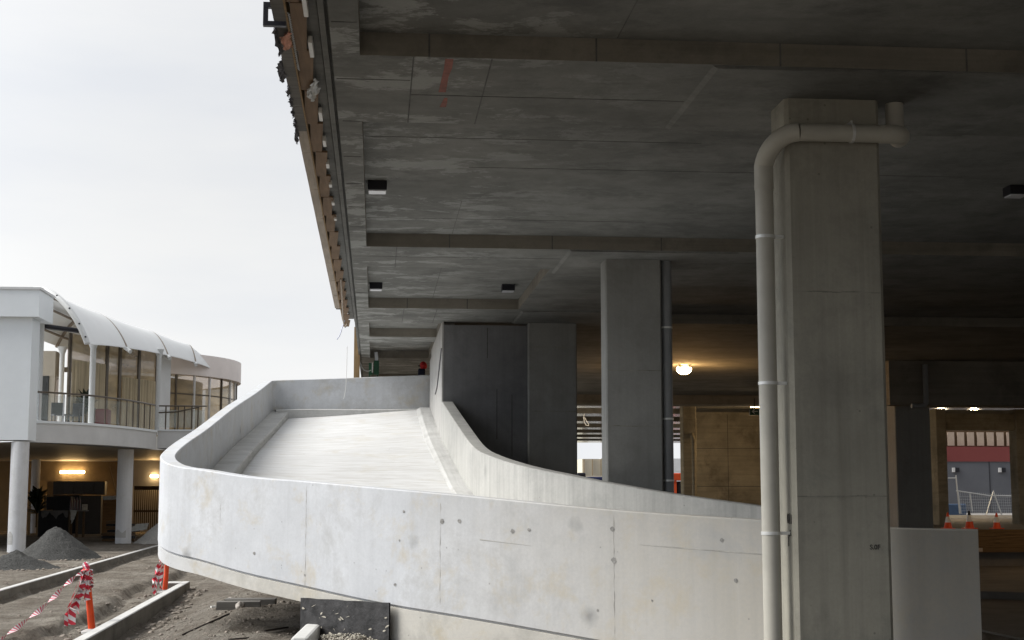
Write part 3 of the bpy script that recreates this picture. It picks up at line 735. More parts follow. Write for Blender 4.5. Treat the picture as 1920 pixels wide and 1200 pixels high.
# driving surface between the parapets
def resample(P, n):
    d = [0]
    for i in range(1, len(P)): d.append(d[-1] + (P[i] - P[i - 1]).length)
    out = []
    for k in range(n):
        t = d[-1] * k / (n - 1); i = max(j for j in range(len(d)) if d[j] <= t + 1e-9); i = min(i, len(P) - 2)
        f = (t - d[i]) / max(1e-9, d[i + 1] - d[i]); out.append(P[i].lerp(P[i + 1], f))
    return out
pairs = [((4.91, 12.04, 1.73), (5.15, 16.64, 1.77)), ((4.1, 12.24, 1.75), (4.9, 16.85, 1.81)), ((3.41, 12.9, 1.79), (4.53, 17.2, 1.88)), ((2.24, 13.9, 1.87), (3.72, 17.9, 2.01)), ((.84, 15.0, 2.01), (2.9, 18.6, 2.17)),
         ((-.75, 16.5, 2.16), (2.2, 19.55, 2.34)), ((-2.09, 17.84, 2.31), (1.80, 20.45, 2.47)), ((-2.66, 18.75, 2.47), (1.64, 21.1, 2.57)), ((-2.69, 20.5, 2.73), (1.48, 22.0, 2.70)),
         ((-2.65, 22.3, 3.0), (1.38, 23.4, 3.0)), ((-2.59, 25.6, 3.5), (1.21, 26.0, 3.6)), ((-2.51, 29.2, 4.0), (1.19, 29.2, 4.15)), ((-2.43, 32.5, 4.48), (1.19, 32.5, 4.66)), ((-2.43, 32.5, 4.48), (3.2, 32.6, 4.75))]
PA = catmull([p[0] for p in pairs[:13]], 6); PB = catmull([p[1] for p in pairs[:13]], 6)
rows, rowsb = [], []
for a, b in zip(PA, PB):
    a = a + (b - a).normalized() * .10; r = []
    za, zb = a.z - .80, b.z - .74
    for q in range(13):
        t = q / 12; p = a.lerp(b, t); r.append(Vector((p.x, p.y, za + (zb - za) * t - .02 * math.sin(math.pi * t))))
    rows.append(r); rowsb.append([p - Vector((0, 0, .30)) for p in r][::-1])
rs = MB(); rs.grid(rows); rs.grid(rowsb); rs.build('driving_surface', M['ramp'], ramp)
# kerb walk along the outer parapet and strip along the inner one
kp = [p for p in op if p.y > 17.0 and (p.x < -1.0)]
kp += [p for p in far if p.x > -1.9 and p not in kp and p.x < 1.3]
kN = normals(kp)
def kerb_rows():
    rows = []; uv = []; s = 0
    for i, p in enumerate(kp):
        if i: s += (p - kp[i - 1]).length
        wd = .37 if p.y < 32.2 else max(.10, .37 - .20 * bump(-2.4, .9, p.x)); zt_ = p.z - .80 + .14 * (1 - .6 * bump(-2.0, 1.0, p.x) * (p.y > 32))
        o = [(TH - .02, zt_), (TH + wd - .02, zt_), (TH + wd, zt_ - .02), (TH + wd + .015, zt_ - .30), (TH - .02, zt_ - .30)]
        rows.append([Vector((p.x, p.y, 0)) - kN[i] * a + Vector((0, 0, z)) for a, z in o])
    m = MB(); m.grid(rows, smooth=False, closed=True); m.face(rows[0][::-1]); m.face(rows[-1]); return m
kerb_rows().build('raised_kerb', M['kerb_conc'], ramp)
ip = catmull([(2.0, 19.9, 2.39), (1.62, 21.15, 2.57), (1.45, 22.2, 2.74), (1.34, 24.0, 3.14), (1.21, 26.29, 3.68), (1.185, 29.2, 4.15), (1.185, 32.0, 4.60)], 6)
def inner_strip(i, p):
    z = p.z - .70
    return [(-.02, z), (.24, z), (.31, z - .045), (.32, z - .25), (-.02, z - .25)]
sweep([p for p in ip], inner_strip).build('inner_kerb', M['kerb_conc'], ramp, sharp=20)
# formwork marks on the outer face of the parapet
N = normals(op)
def face_mark(x, a, b, wd):
    """thin broken line of grout where two form panels met"""
    j = MB(); i = min(range(len(op)), key=lambda q: abs(op[q].x - x) + (100 if op[q].y > 18.5 else 0)); p = op[i]; n = N[i]; t = Vector((n.y, -n.x, 0))
    bb = Vector((p.x, p.y, 0)) + n * .0025; n_ = 26; prev = None
    for q in range(n_ + 1):
        z = p.z - a - (b - a) * q / n_; ww = wd * random.choice((.08, .3, .6, 1.0)); o = random.uniform(-.004, .004)
        cur = (bb + t * (o - ww) + Vector((0, 0, z)), bb + t * (o + ww) + Vector((0, 0, z)))
        if prev: j.face([prev[0], prev[1], cur[1], cur[0]])
        prev = cur
    j.build('form_joint', M['joint_pale'], ramp)
for x, a, b in ((-.75, .05, 1.14), (.75, .1, 1.15), (2.24, .02, 1.2), (-1.75, .35, .6)): face_mark(x, a, b, .004)
def level_mark(xa, xb, dz):
    j = MB()
    for i in range(len(op) - 1):
        p, q = op[i], op[i + 1]
        if xa < q.x and p.x < xb and p.y < 17:
            e0, e1 = Vector((0, 0, random.uniform(.001, .006))), Vector((0, 0, random.uniform(.001, .006)))
            a = p + N[i] * .0025 - Vector((0, 0, dz)); b = q + N[i + 1] * .0025 - Vector((0, 0, dz))
            j.face([a - e0, b - e1, b + e1, a + e0])
    if j.f: j.build('form_joint', M['joint_pale'], ramp)
level_mark(2.3, 3.9, .30); level_mark(.85, 1.7, .42)
def tie_holes(mat, lst):
    for (x, dz, r) in lst:
        h = MB()
        i = min(range(len(op)), key=lambda q: abs(op[q].x - x) + (100 if op[q].y > 18.5 else 0)); 
        k = i if op[i].x > x else i - 1
        a, b = op[k], op[k + 1]; f = (x - a.x) / (b.x - a.x) if abs(b.x - a.x) > 1e-6 else 0
        p = a.lerp(b, f); n = N[k]; t = Vector((n.y, -n.x, 0)); c = p + n * .003 - Vector((0, 0, dz))
        h.face([c + t * r * math.cos(u * math.pi / 7) * random.uniform(.75, 1.2) + Vector((0, 0, r * math.sin(u * math.pi / 7) * random.uniform(.75, 1.2))) for u in range(14)])
        h.build('tie_hole', mat, ramp)
tie_holes(plain('tie_hole_mortar', (.25, .245, .235), .9, var=.4, scale=30), [(.30, .22, .016), (.68, .28, .026), (.85, .26, .022), (2.23, .18, .024), (2.24, .47, .028), (3.52, .25, .022), (-.75, 1.02, .013), (3.0, 1.12, .024), (3.52, 1.14, .024), (3.2, .55, .02), (.22, .98, .018), (.26, .52, .012), (-1.35, .85, .02), (2.1, .95, .012), (2.55, .8, .01), (1.35, .3, .022), (1.5, .27, .018), (3.1, .2, .02)])

# ================================================================== THINGS BY THE RAMP FOOT
mem = MB(); A, B = Vector((-.78, 16.42, 0)), Vector((.17, 15.53, 0)); n_ = Vector((-.68, -.73, 0))
mm = []
for i in range(11):
    p = A.lerp(B, i / 10) + n_ * (.015 + .008 * math.sin(i * 1.3)); mm.append(p)
top = [.905 + .004 * math.sin(i * 2.1) for i in range(11)]
rw = [[p + Vector((0, 0, .25 + (t_ - .25) * v / 6)) for p, t_ in zip(mm, top)] for v in range(7)]
mem.grid(rw); mem.grid([[p - n_ * .02 for p in r[::-1]] for r in rw]); 
mem.grid([rw[-1], [p - n_ * .02 for p in rw[-1]]], smooth=False)
mem = tag(mem.build('waterproofing_sheet', M['membrane_black']), 'black scuffed waterproofing sheet fixed to the foot of the ramp wall', 'sheet')
sm = MB()
rnd = random.Random(3)
for q in range(26):
    t_ = rnd.random(); p = A.lerp(B, t_) + n_ * .031 + Vector((0, 0, rnd.uniform(.5, .88))); d = Vector((rnd.uniform(-.03, .03), 0, rnd.uniform(-.012, .012)))
    d = (B - A).normalized() * d.x + Vector((0, 0, d.z)); s_ = Vector((0, 0, rnd.uniform(.002, .005)))
    s_ *= rnd.choice((.5, .8, 1.6, 2.6)); e_ = Vector((0, 0, rnd.uniform(-.01, .01))); sm.face([p - d - s_, p + d * .3 - s_ * 1.4 + e_, p + d * rnd.uniform(.6, 1.6) + e_, p + d * .2 + s_ + e_, p - d * .7 + s_])
struct(sm.build('mortar_smears', M['pebble'], mem), 'stuff')
wk = MB(); wk.obox((-.67, 15.8, .40), (.085, 1.05, .235), rot=R(-2.5), bev=.03)
tag(wk.build('concrete_kerb', M['kerb_white']), 'short white concrete kerb end pointing at the black sheet', 'kerb', None)
# pebbles by the sheet
pb = MB(); rnd = random.Random(11)
def pebble(mb, c, r, rnd, sub=1):
    bm = bmesh.new(); bmesh.ops.create_icosphere(bm, subdivisions=sub, radius=1)
    sx, sy, sz = rnd.uniform(.7, 1.2), rnd.uniform(.7, 1.2), rnd.uniform(.5, .8)
    for v in bm.verts: v.co = Vector((v.co.x * sx, v.co.y * sy, v.co.z * sz)) * r * rnd.uniform(.8, 1.15)
    mb.addbm(bm, Matrix.Translation(c) @ Matrix.Rotation(rnd.uniform(0, 6.28), 4, 'Z'), smooth=False)
for q in range(900):
    t_ = rnd.uniform(.1, 1.35); d = abs(rnd.gauss(0, .28)); p = A.lerp(B, t_) + n_ * (.05 + d)
    if p.x < -.45 and p.y > 15: 
        if p.x < -.55: continue
    r = rnd.uniform(.006, .017); pebble(pb, (p.x, p.y, gz(p.x, p.y) + .09 * math.exp(-d * 2) + rnd.uniform(0, .02)), r, rnd)
struct(pb.build('loose_gravel', M['pebble']), 'stuff')
gb = MB()      # gravel bed the pebbles lie on
struct(gb.grid([[(A.lerp(B, u / 10 * 1.3) + n_ * (v * .11)).to_tuple()[:2] + (gz(*(A.lerp(B, u / 10 * 1.3) + n_ * (v * .11))[:2]) + .085 * math.exp(-v * .22) - .01 * v,) for u in range(1, 11)] for v in range(9)]).build('gravel_bed', M['dirt']))

# timber and rubble lying under the ramp
lb = thing('timber_pack', (-1.9, 21.6, .4), 'stack of two weathered grey planks on the dirt under the ramp', 'timber')
m = MB().obox((-1.90, 21.5, gz(-1.9, 21.5) + .05), (.30, .16, .055), rot=R(2)); m.build('plank', M['wood_grey'], lb)
m = MB().obox((-1.78, 22.05, gz(-1.78, 22.05) + .05), (.36, .20, .05), rot=R(-1)); m.build('plank', M['wood_grey'], lb)
def rock(c, r, label, seed):
    bm = bmesh.new(); bmesh.ops.create_icosphere(bm, subdivisions=3, radius=r)
    for v in bm.verts: v.co *= 1 + .38 * noise.noise(v.co * (2.2 / r) * .5 + Vector((seed, 0, 0)))
    m = MB(); m.addbm(bm, Matrix.Translation(c), smooth=False); return tag(m.build('rock', M['rock']), label, 'rock')
rock((-1.86, 21.22, gz(-1.86, 21.22) + .03), .065, 'pale angular rock leaning on the weathered planks', 1)
rock((-2.17, 23.1, gz(-2.17, 23.1) + .03), .075, 'dark rock on the dirt behind the weathered planks', 2)
def stick(a, b, r, label):
    a, b = Vector(a), Vector(b); a.z = gz(a.x, a.y) + r; b.z = gz(b.x, b.y) + r * 1.5
    mid = (a + b) / 2; mid.z = max(mid.z, gz(mid.x, mid.y) + r)
    tag(MB().tube([a, mid, b], r, 6).build('steel_bar', M['rebar']), label, 'steel bar')
stick((-2.36, 19.0, 0), (-1.92, 20.3, 0), .013, 'longest dark steel bar lying on the dirt left of the black sheet')
stick((-1.25, 17.6, 0), (-1.02, 18.2, 0), .012, 'short dark steel bar nearest to the white kerb end')
stick((-1.60, 16.9, 0), (-1.38, 17.0, 0), .010, 'small dark steel bar at the bottom of the picture')
tag(MB().obox((-2.32, 22.9, gz(-2.32, 22.9) + .02), (.12, .03, .012), rot=.4).build('offcut', M['white_plastic']), 'small white offcut on the dirt near the dark rock', 'offcut')
# clods and stones over the site
st = MB(); rnd = random.Random(5)
for q in range(1000):
    yy = rnd.uniform(16, 50) if q % 3 else rnd.uniform(16, 26); xx = rnd.uniform(-9.5, .3) if q % 2 else rnd.uniform(-3.6, -.6)
    if abs(xx - kB(yy)) < .15 or abs(xx - kA(yy)) < .15: continue
    pebble(st, (xx, yy, gz(xx, yy) + .004), rnd.choice((.008, .01, .012, .014, .02, .03)) * (1 if yy < 26 else 1.5), rnd)
for q in range(420):
    a = rnd.uniform(0, 6.28); cx_, cy_, r_ = rnd.choice(((-9.6, 46.3, 1.45), (-9.35, 40.2, 1.2), (-9.6, 46.3, 1.5))); d = r_ + abs(rnd.gauss(0, .22)); xx, yy = cx_ + d * math.cos(a), cy_ + d * math.sin(a)
    if xx < kA(yy) - .2: pebble(st, (xx, yy, gz(xx, yy) + .01), rnd.choice((.02, .03, .045)), rnd)
for q in range(260):
    yy = rnd.uniform(17, 34); xx = kB(yy) + (rnd.uniform(.02, .5) if q % 2 else -rnd.uniform(.2, 1.1)); pebble(st, (xx, yy, gz(xx, yy) + .008), rnd.choice((.015, .02, .03, .05, .06)), rnd, 2)
for q in range(160):
    yy = rnd.uniform(16, 24); xx = rnd.uniform(-3.3, -.4); pebble(st, (xx, yy, gz(xx, yy) + .004), rnd.choice((.012, .02, .028, .04)), rnd, 2)
struct(st.build('loose_stones', M['stone']), 'stuff')

# kerbs
def kerb_run(f, ya, yb, w, zt, zb, name, label, ret=None):
    t = thing(name, (f(ya), ya, 0), label, 'kerb')
    m = MB(); top = MB(); rows = []; tr = []; n = 40
    for i in range(n + 1):
        y = ya + (yb - ya) * i / n; x = f(y); e = .004 * noise.noise(Vector((y * .7, 3, 3)))
        rows.append([(x - w + e, y, zb), (x - w + e, y, zt - .014), (x + e, y, zt - .014), (x + e, y, zb)])
        tr.append([(x - w + e, y, zt - .0138), (x - w + .012 + e, y, zt + e), (x - .012 + e, y, zt + e), (x + e, y, zt - .0138)])
    m.grid(rows, smooth=False); m.face([Vector(p) for p in rows[0]]); m.face([Vector(p) for p in rows[-1][::-1]])
    top.grid(tr, smooth=False); top.face([Vector(p) for p in tr[-1][::-1]])
    if ret: m.box((f(yb) - w - ret, yb - .55, zb), (f(yb) - w - .001, yb - .005, zt - .02)); top.box((f(yb) - w - ret, yb - .55, zt - .0195), (f(yb) - w - .001, yb - .005, zt - .003))
    top.build('kerb_top', M['kerb_white'], t)
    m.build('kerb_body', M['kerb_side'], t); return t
kerb_run(kA, 14, 90, .15, .155, -.2, 'concrete_kerb', 'long pale kerb on the far side of the dirt road by the gravel heap')
kerb_run(kB, 12, 33.3, .165, .15, -.35, 'concrete_kerb', 'white topped kerb in the foreground beside the orange posts', ret=.28)

# delineator posts and hazard tape
def bollard(x, y, z, h, lean, label):
    t = thing('delineator_post', (x, y, z), label, 'bollard', 'orange posts beside the kerb')
    ax = Vector((math.sin(R(lean)), 0, math.cos(R(lean))))
    b = Vector((x, y, z))
    MB().tube([b + ax * s for s in (0, .02, h * .35, h * .36, h - .06, h - .02, h)], [.055, .055, .052, .05, .047, .043, .025], 20).build('post', M['orange'], t)
    MB().lathe((x, y, z - .02), [(.16, 0), (.16, .03), (.10, .055), (.06, .065)], 20).build('base', M['kerb_white'] if h > .9 else M['black'], t)
    return b + ax * h, ax
t1, a1 = bollard(-4.20, 23.05, -.02, .96, -7, 'orange post wrapped in red and white tape, nearer of the two')
t2, a2 = bollard(-4.42, 32.4, -.02, .92, 3, 'orange post half hidden behind the left end of the ramp, farther of the two')
def ribbon(pts, wd, twist0, twist1, mat, name, label, n=10, parent=None):
    P = catmull(pts, n); rows = []; uv = []; s = 0
    for i, p in enumerate(P):
        if i: s += (p - P[i - 1]).length
        t = (P[min(i + 1, len(P) - 1)] - P[max(i - 1, 0)]).normalized(); a = t.orthogonal().normalized()
        if abs(t.z) < .98: a = t.cross(Vector((0, 0, 1))).normalized()
        an = twist0 + (twist1 - twist0) * i / (len(P) - 1); d = a * math.cos(an) + t.cross(a) * math.sin(an)
        rows.append([p - d * wd / 2, p + d * wd / 2]); uv.append([(s, 0), (s, wd)])
    m = MB(); m.grid(rows, uvs=uv)
    o = t = Vector((.0015, .0015, .0015))
    m.grid([[q + o for q in r[::-1]] for r in rows], uvs=[u[::-1] for u in uv])
    ob = m.build(name, mat, parent); 
    if label: tag(ob, label, 'tape')
    return ob
# span of tape running from the near post out of the frame at lower left
ribbon([t1 + Vector((0, -.03, -.05)), (-4.41, 22.3, .76), (-4.50, 21.0, .48), (-4.57, 19.3, .26), (-4.62, 18.3, .10)], .068, .3, 22, M['tape_fine'], 'hazard_tape', 'twisted red and white tape sagging from the near post to the lower left', 40)
tw = thing('tape_bundle', tuple(t1), 'wad of red and white tape knotted round the top of the near orange post', 'tape')
for q in range(9):
    a = q * .8; zt_ = t1.z - .02 - .02 * q
    c = t1 - a1 * (.05 + .03 * q)
    pts = [c + Vector((.066 * math.cos(a + s * .7), .066 * math.sin(a + s * .7), .02 * math.sin(s * 1.9 + q))) for s in range(10)]
    ribbon(pts, .05, q, q + 1.2, M['tape'], 'tape_wrap', None, 4, tw)
for q, (dx, ln, wd) in enumerate(((-.13, .78, .11), (-.20, .80, .06), (-.06, .62, .08), (.05, .42, .07), (.02, .48, .06), (-.02, .36, .08), (.06, .30, .05))):
    ribbon([t1 + Vector((dx * .3, -.07, -.06)), t1 + Vector((dx * .75, -.10, -.06 - ln * .4)), t1 + Vector((dx * 1.1 - .02, -.10, -.06 - ln * .75)), t1 + Vector((dx * 1.25, -.10, -.06 - ln))], wd, .2 * q, 1.0 + .5 * q - 1.2 * (q % 2), M['tape'], 'tape_tail', None, 8, tw)
kn = MB(); bm = bmesh.new(); bmesh.ops.create_icosphere(bm, subdivisions=2, radius=.06)
for v in bm.verts: v.co *= 1 + .4 * noise.noise(v.co * 20)
kn.addbm(bm, Matrix.Translation(t1 + Vector((.0, 0, .02)))); kn.build('tape_knot', M['tape_fine'], tw)
tb = thing('tape_bundle', tuple(t2), 'loose red and white tape hanging down beside the farther orange post', 'tape')
for q, (dx, ln) in enumerate(((-.19, .86), (-.12, .92), (-.25, .95))):
    ribbon([t2 + Vector((dx * .3, -.06, -.04)), t2 + Vector((dx * .8, -.08, -.06 - ln * .35)), t2 + Vector((dx * 1.15, -.08, -.06 - ln * .7)), t2 + Vector((dx * 1.2 + .03 * q, -.08, -.02 - ln))], .075, .3 * q, 2 + 5 * q, M['tape'], 'tape_tail', None, 10, tb)
ribbon([t2 + Vector((.05, 0, -.10)), (-4.0, 32.1, .52), (-3.55, 31.9, .40), (-3.2, 31.8, .42)], .09, .5, 3, M['tape'], 'hazard_tape', 'red and white tape running from the farther post under the ramp', 8)
tag(MB().obox((-3.98, 24.6, .02), (.09, .05, .012), rot=.5).build('tape_scrap', M['tape']), 'scrap of red and white tape on the dirt beside the white kerb', 'tape')

# heaps
def heap(cx, cy, r, h, mat, name, label, seed, sx=1.0):
    rows = []; n = 44
    for i in range(n + 1):
        t = i / n; row = []
        for q in range(64):
            a = 2 * math.pi * q / 64; rr = r * t * (1 + .13 * noise.noise(Vector((math.cos(a) * 1.2, math.sin(a) * 1.2, seed))))
            x, y = cx + rr * math.cos(a) * sx, cy + rr * math.sin(a)
            hh = h * max(0, (1 - t) ** 1.12) - .035 * math.exp(-(t / .1) ** 2) * h + .05 * noise.fractal(Vector((x * 2.5, y * 2.5, seed)), .8, 2, 5) * (.4 + .6 * (1 - t)) + .014 * noise.noise(Vector((x * 14, y * 14, seed)))
            row.append((x, y, gz(x, y) - .03 + hh if t < 1 else gz(x, y) - .06))
        rows.append(row)
    return tag(MB().grid(rows, closed=True).build(name, mat, sharp=180), label, 'heap')
heap(-9.60, 46.3, 1.38, 1.06, M['pile'], 'gravel_heap', 'largest conical grey gravel heap between the two white columns', 1.5)
heap(-9.35, 40.2, 1.15, .50, M['pile'], 'gravel_heap', 'low grey gravel heap at the foot of the left white column', 4.2, 1.05)
heap(-8.55, 61.0, 1.15, .95, plain('pale_sand', (.36, .35, .33), .95, var=.2, scale=20, bump=.4), 'sand_heap', 'pale sand heap beside the left end of the ramp', 8.8)

# ================================================================== FAR EQUIPMENT AT THE RAMP HEAD
tag(MB().box((-.50, 33.0, 3.2), (-.37, 33.1, 5.75)).build('timber_post', M['wood']), 'upright raw timber post at the far end of the deck edge', 'post')
gb = thing('power_board', (-.06, 33.3, 4.2), 'green steel site power board standing behind the ramp end wall', 'power board')
box((-.06, 33.2, 4.70), (.06, 33.4, 5.02)).build('cabinet', M['green'], gb); box((-.17, 33.25, 4.70), (-.08, 33.38, 4.97)).build('cabinet', M['green'], gb)
box((-.10, 33.19, 4.75), (-.078, 33.3, 4.97)).build('door_edge', M['white_plastic'], gb)
MB().obox((.0, 33.25, 5.10), (.035, .02, .11), mat=Matrix.Rotation(R(-6), 4, 'Y')).build('raised_lid', M['lens'], gb)
for x in (-.15, .03): MB().tube([(x, 33.3, 3.6), (x, 33.3, 4.7)], .015, 6).build('leg', M['green'], gb)
tag(MB().tube(catmull([(-.36, 33.05, 4.95), (-.30, 33.1, 4.82), (-.20, 33.15, 4.77), (-.12, 33.2, 4.80)], 5), .012, 6).build('cable', M['sheet']), 'pale cable looping from the timber post to the green power board', 'cable')
rd = thing('site_machine', (1.03, 33.4, 3.6), 'small red and dark blue site machine against the pale wall at the ramp head', 'machine')
m = MB().box((.94, 33.3, 3.9), (1.10, 33.5, 4.86), bev=.03); m.build('body', M['navy_cloth'], rd)
m = MB(); bm = bmesh.new(); bmesh.ops.create_icosphere(bm, subdivisions=3, radius=.085)
for v in bm.verts: v.co.z *= 1.1; v.co *= 1 + .15 * noise.noise(v.co * 12)
m.addbm(bm, Matrix.Translation((1.06, 33.38, 4.93)), True); m.build('cap', M['red'], rd)
MB().tube([(.94, 33.35, 4.92), (1.03, 33.36, 4.91)], .014, 6).build('handle', M['black'], rd)

# ================================================================== BACKGROUND SEEN UNDER THE DECK
stp = thing('retaining_edge', (20, 41, 0), 'brown stained edge of the raised car park floor at the right border', 'retaining wall')
box((5.0, 40.95, .42), (60, 41.19, 1.05)).build('edge_face', M['step_wood'], stp)
m = MB(); m.obox((16.7, 40.6, .50), (.30, .05, .05), rot=.15); tag(m.build('timber_offcut', M['ply_pale']), 'pale timber offcut leaning on the brown floor edge', 'timber')
tag(MB().obox((16.62, 40.75, .70), (.17, .04, .04), rot=-.1).build('timber_offcut', M['cone_w']), 'short white offcut above the pale timber on the brown floor edge', 'timber')
struct(MB().obox((13.3, 27.2, .05), (4.2, .12, .12), rot=R(-32)).build('floor_kerb', M['floor_slab']))
def cone(x, y, z, h, label, top=None):
    t = thing('traffic_cone', (x, y, z), label, 'traffic cone', 'traffic cones on the car park floor')
    box((x - .17 * h / .5, y - .17 * h / .5, z), (x + .17 * h / .5, y + .17 * h / .5, z + .03), bev=.008).build('base', M['orange'], t)
    r0, r1 = .13 * h / .5, .022
    def rr(s): return r0 + (r1 - r0) * s
    MB().lathe((x, y, z), [(rr(0), .03), (rr(.4), h * .4)], 20).build('lower_cone', M['orange'], t)
    MB().lathe((x, y, z), [(rr(.4) + .002, h * .4), (rr(.75) + .002, h * .75)], 20).build('reflective_band', M['cone_w'], t)
    MB().lathe((x, y, z), [(rr(.75), h * .75), (rr(.97), h * .97), (.012, h)], 20).build('upper_cone', top or M['orange'], t)
cone(16.38, 41.5, 1.06, .47, 'orange and white traffic cone on the left, beside the warm column')
cone(17.10, 41.7, 1.06, .52, 'tallest orange and white traffic cone with a dark tip, in the middle', M['black'])
cone(17.83, 41.5, 1.06, .46, 'orange and white traffic cone on the right side of the opening')
# street building across the road
rb = thing('street_building', (38, 84, 1), 'grey building with a red band and cream upper panels across the road', 'building')
box((20, 84, .9), (70, 90, 4.0)).build('grey_wall', M['grey_render'], rb); box((20, 83.95, 4.0), (70, 90, 4.87)).build('red_band', M['red_band'], rb)
box((20, 84.3, 4.87), (70, 90, 9)).build('upper_wall', M['dark_wood'], rb)
for i in range(24):
    x = 26.2 + i * .60; box((x, 84.2, 4.93), (x + .40, 84.32, 5.72)).build('panel', M['blind'], rb)
box((35.75, 83.97, .95), (35.78, 84.0, 4.0)).build('expansion_joint', M['black'], rb)
for x in (33.5, 36.3):
    box((x, 83.85, 3.38), (x + .14, 84, 3.64)).build('wall_light', M['mullion'], rb); box((x + .18, 83.9, 3.38), (x + .42, 84, 3.64)).build('louvre', M['black'], rb)
fn = thing('temporary_fence', (27.5, 66, 1.0), 'bent galvanised temporary fence panels in front of the grey wall', 'fence')
m = MB()
for a, b in (((25.6, 66, 2.80), (26.5, 66, 2.82)), ((26.5, 66, 2.95), (26.62, 66, 1.2)), ((26.5, 66, 2.24), (28.15, 66, 2.0)), ((28.15, 66, 2.02), (30.2, 66, 2.0)), ((26.62, 66.1, 2.2), (26.72, 66.1, 1.2)), ((28.25, 66, 2.22), (27.85, 66, 1.1)), ((28.25, 66, 2.22), (28.62, 66, 1.1)), ((27.25, 66.3, 2.18), (27.35, 66.3, 1.3)), ((24.2, 66, 2.6), (25.4, 66, 2.6)), ((24.9, 66, 2.6), (24.6, 66, 1.1))):
    m.tube([a, b], .03, 6)
m.build('tube_frame', M['grey_steel'], fn)
wm = MB()
for i in range(34): wm.tube([(26.6 + i * .1, 66.02, 2.2 - .05 * (i * .1)), (26.65 + i * .1, 66.02, 1.15)], .004, 4)
for i in range(7): wm.tube([(26.6, 66.02, 1.2 + .13 * i), (30, 66.02, 1.2 + .12 * i)], .004, 4)
wm.build('wire_mesh', M['grey_steel'], fn)
tag(MB().box((26.9, 70, 1.02), (28.6, 70.8, 1.62), bev=.06).build('storage_tub', M['bluebox']), 'blue plastic tub on the ground behind the temporary fence', 'tub')
cn = thing('shipping_container', (14, 95, 2.4), 'cream steel shipping container seen through the gap under the deck', 'container')
box((13.3, 95, 3.3), (17.5, 101, 4.38)).build('box_body', M['cream'], cn)
for x in (13.4, 13.95, 14.5, 14.62, 15.2): MB().tube([(x, 94.95, 3.3), (x, 94.95, 4.36)], .02, 6).build('lock_rod', M['wood'], cn)
tag(MB().box((12.9, 93, 2.2), (17.5, 94, 3.2), bev=.05).build('skip_bin', M['navy']), 'dark navy steel bin below the cream container', 'bin')
ms = MB().box((12.55, 92, 2.2), (13.1, 92.6, 3.45), bev=.1); tag(ms.build('stacked_sheeting', M['black']), 'black wrapped stack at the left of the gap under the deck', 'stack')
mc = thing('site_vehicle', (18.9, 90, 1.0), 'orange site vehicle seen in the narrow gap beside the dark downpipe', 'vehicle')
box((18.1, 90, 2.95), (19.6, 92, 3.4), bev=.05).build('canopy', M['machine'], mc); box((18.15, 90.1, 1.7), (18.45, 92, 2.95)).build('side_panel', M['machine'], mc); box((18.5, 90.2, 1.9), (18.9, 91.5, 2.9), bev=.1).build('seat', M['black'], mc)
fb = thing('street_building', (16, 120, 1), 'long low white and grey building beyond the vehicle at the far end', 'building')
box((18, 118, 1), (30, 125, 4.0)).build('white_wall', M['render_white'], fb); box((18, 117.9, 4.0), (30, 125, 5.0)).build('grey_band', M['fascia'], fb)

# exit sign, lamps
ex = thing('exit_sign', (11.6, 44.6, 4.5), 'small dark green exit sign with a white arrow hanging under the beam', 'sign')
box((11.45, 44.6, 4.46), (11.76, 44.66, 4.70)).build('sign_panel', M['sign_green'], ex); box((11.59, 44.62, 4.70), (11.61, 44.65, 4.99)).build('hanger', M['black'], ex)
m = MB(); y_ = 44.597
m.face([(11.50 + .9 * (q[0] - 11.06), y_, q[1] + .095) for q in ((11.06, 4.485), (11.15, 4.555), (11.18, 4.545), (11.125, 4.498), (11.28, 4.498), (11.28, 4.472), (11.125, 4.472), (11.18, 4.425), (11.15, 4.415))]); m.build('arrow', M['grey_steel'], ex)
def lamp(x, y, z, sx, sy, label, mat, power, col, h=.12, name='bulkhead_lamp'):
    t = thing(name, (x, y, z), label, 'lamp', 'lamps burning under the deck')
    box((x - sx * .8, y - sy * .8, z), (x + sx * .8, y + sy * .8, z + .06)).build('back_plate', M['white_steel'], t)
    m = MB(); bm = bmesh.new(); bmesh.ops.create_uvsphere(bm, u_segments=20, v_segments=12, radius=1)
    for v in bm.verts: v.co = Vector((v.co.x * sx, v.co.y * sy, v.co.z * h))
    m.addbm(bm, Matrix.Translation((x, y, z - h * .3)), True); m.build('diffuser', mat, t)
    if power:
        ld = bpy.data.lights.new('lamp_light', 'POINT'); ld.energy = power; ld.color = col; ld.shadow_soft_size = .15
        lo = bpy.data.objects.new('lamp_light', ld); COL.objects.link(lo); lo.parent = t; lo.location = (0, 0, -.9)
lamp(7.3, 34.6, 5.03, .18, .18, 'round bulkhead lamp glowing orange under the deck right of the second column', M['glow_warm'], 34, (1, .55, .2))
lamp(19.8, 36.5, 5.03, .18, .18, 'round bulkhead lamp lighting the brown floor edge at the right, outside the picture', M['glow_warm'], 42, (1, .70, .42))
lamp(12.9, 49.6, 5.03, .15, .15, 'added unseen lamp brightening the warm wall, hidden behind the nearest column', M['glow_warm'], 26, (1, .72, .42))  # extra lamp added out of sight to brighten the wall behind
lamp(6.65, 51.9, 4.93, .17, .10, 'small lit lamp among the far ribs in the left gap', M['glow_cool'], 30, (1, .85, .65), .07, 'batten_lamp')
lamp(13.9, 62.5, 4.95, .17, .10, 'small lit lamp beside the dark downpipe far under the deck', M['glow_cool'], 30, (1, .85, .65), .07, 'batten_lamp')
lamp(22.4, 57.0, 4.98, .24, .08, 'small lit lamp above the bright opening, left of the two', M['glow_cool'], 90, (1, .75, .45), .05, 'batten_lamp')
lamp(25.4, 61.0, 4.95, .24, .08, 'small lit lamp above the bright opening, right of the two', M['glow_cool'], 60, (1, .75, .45), .05, 'batten_lamp')
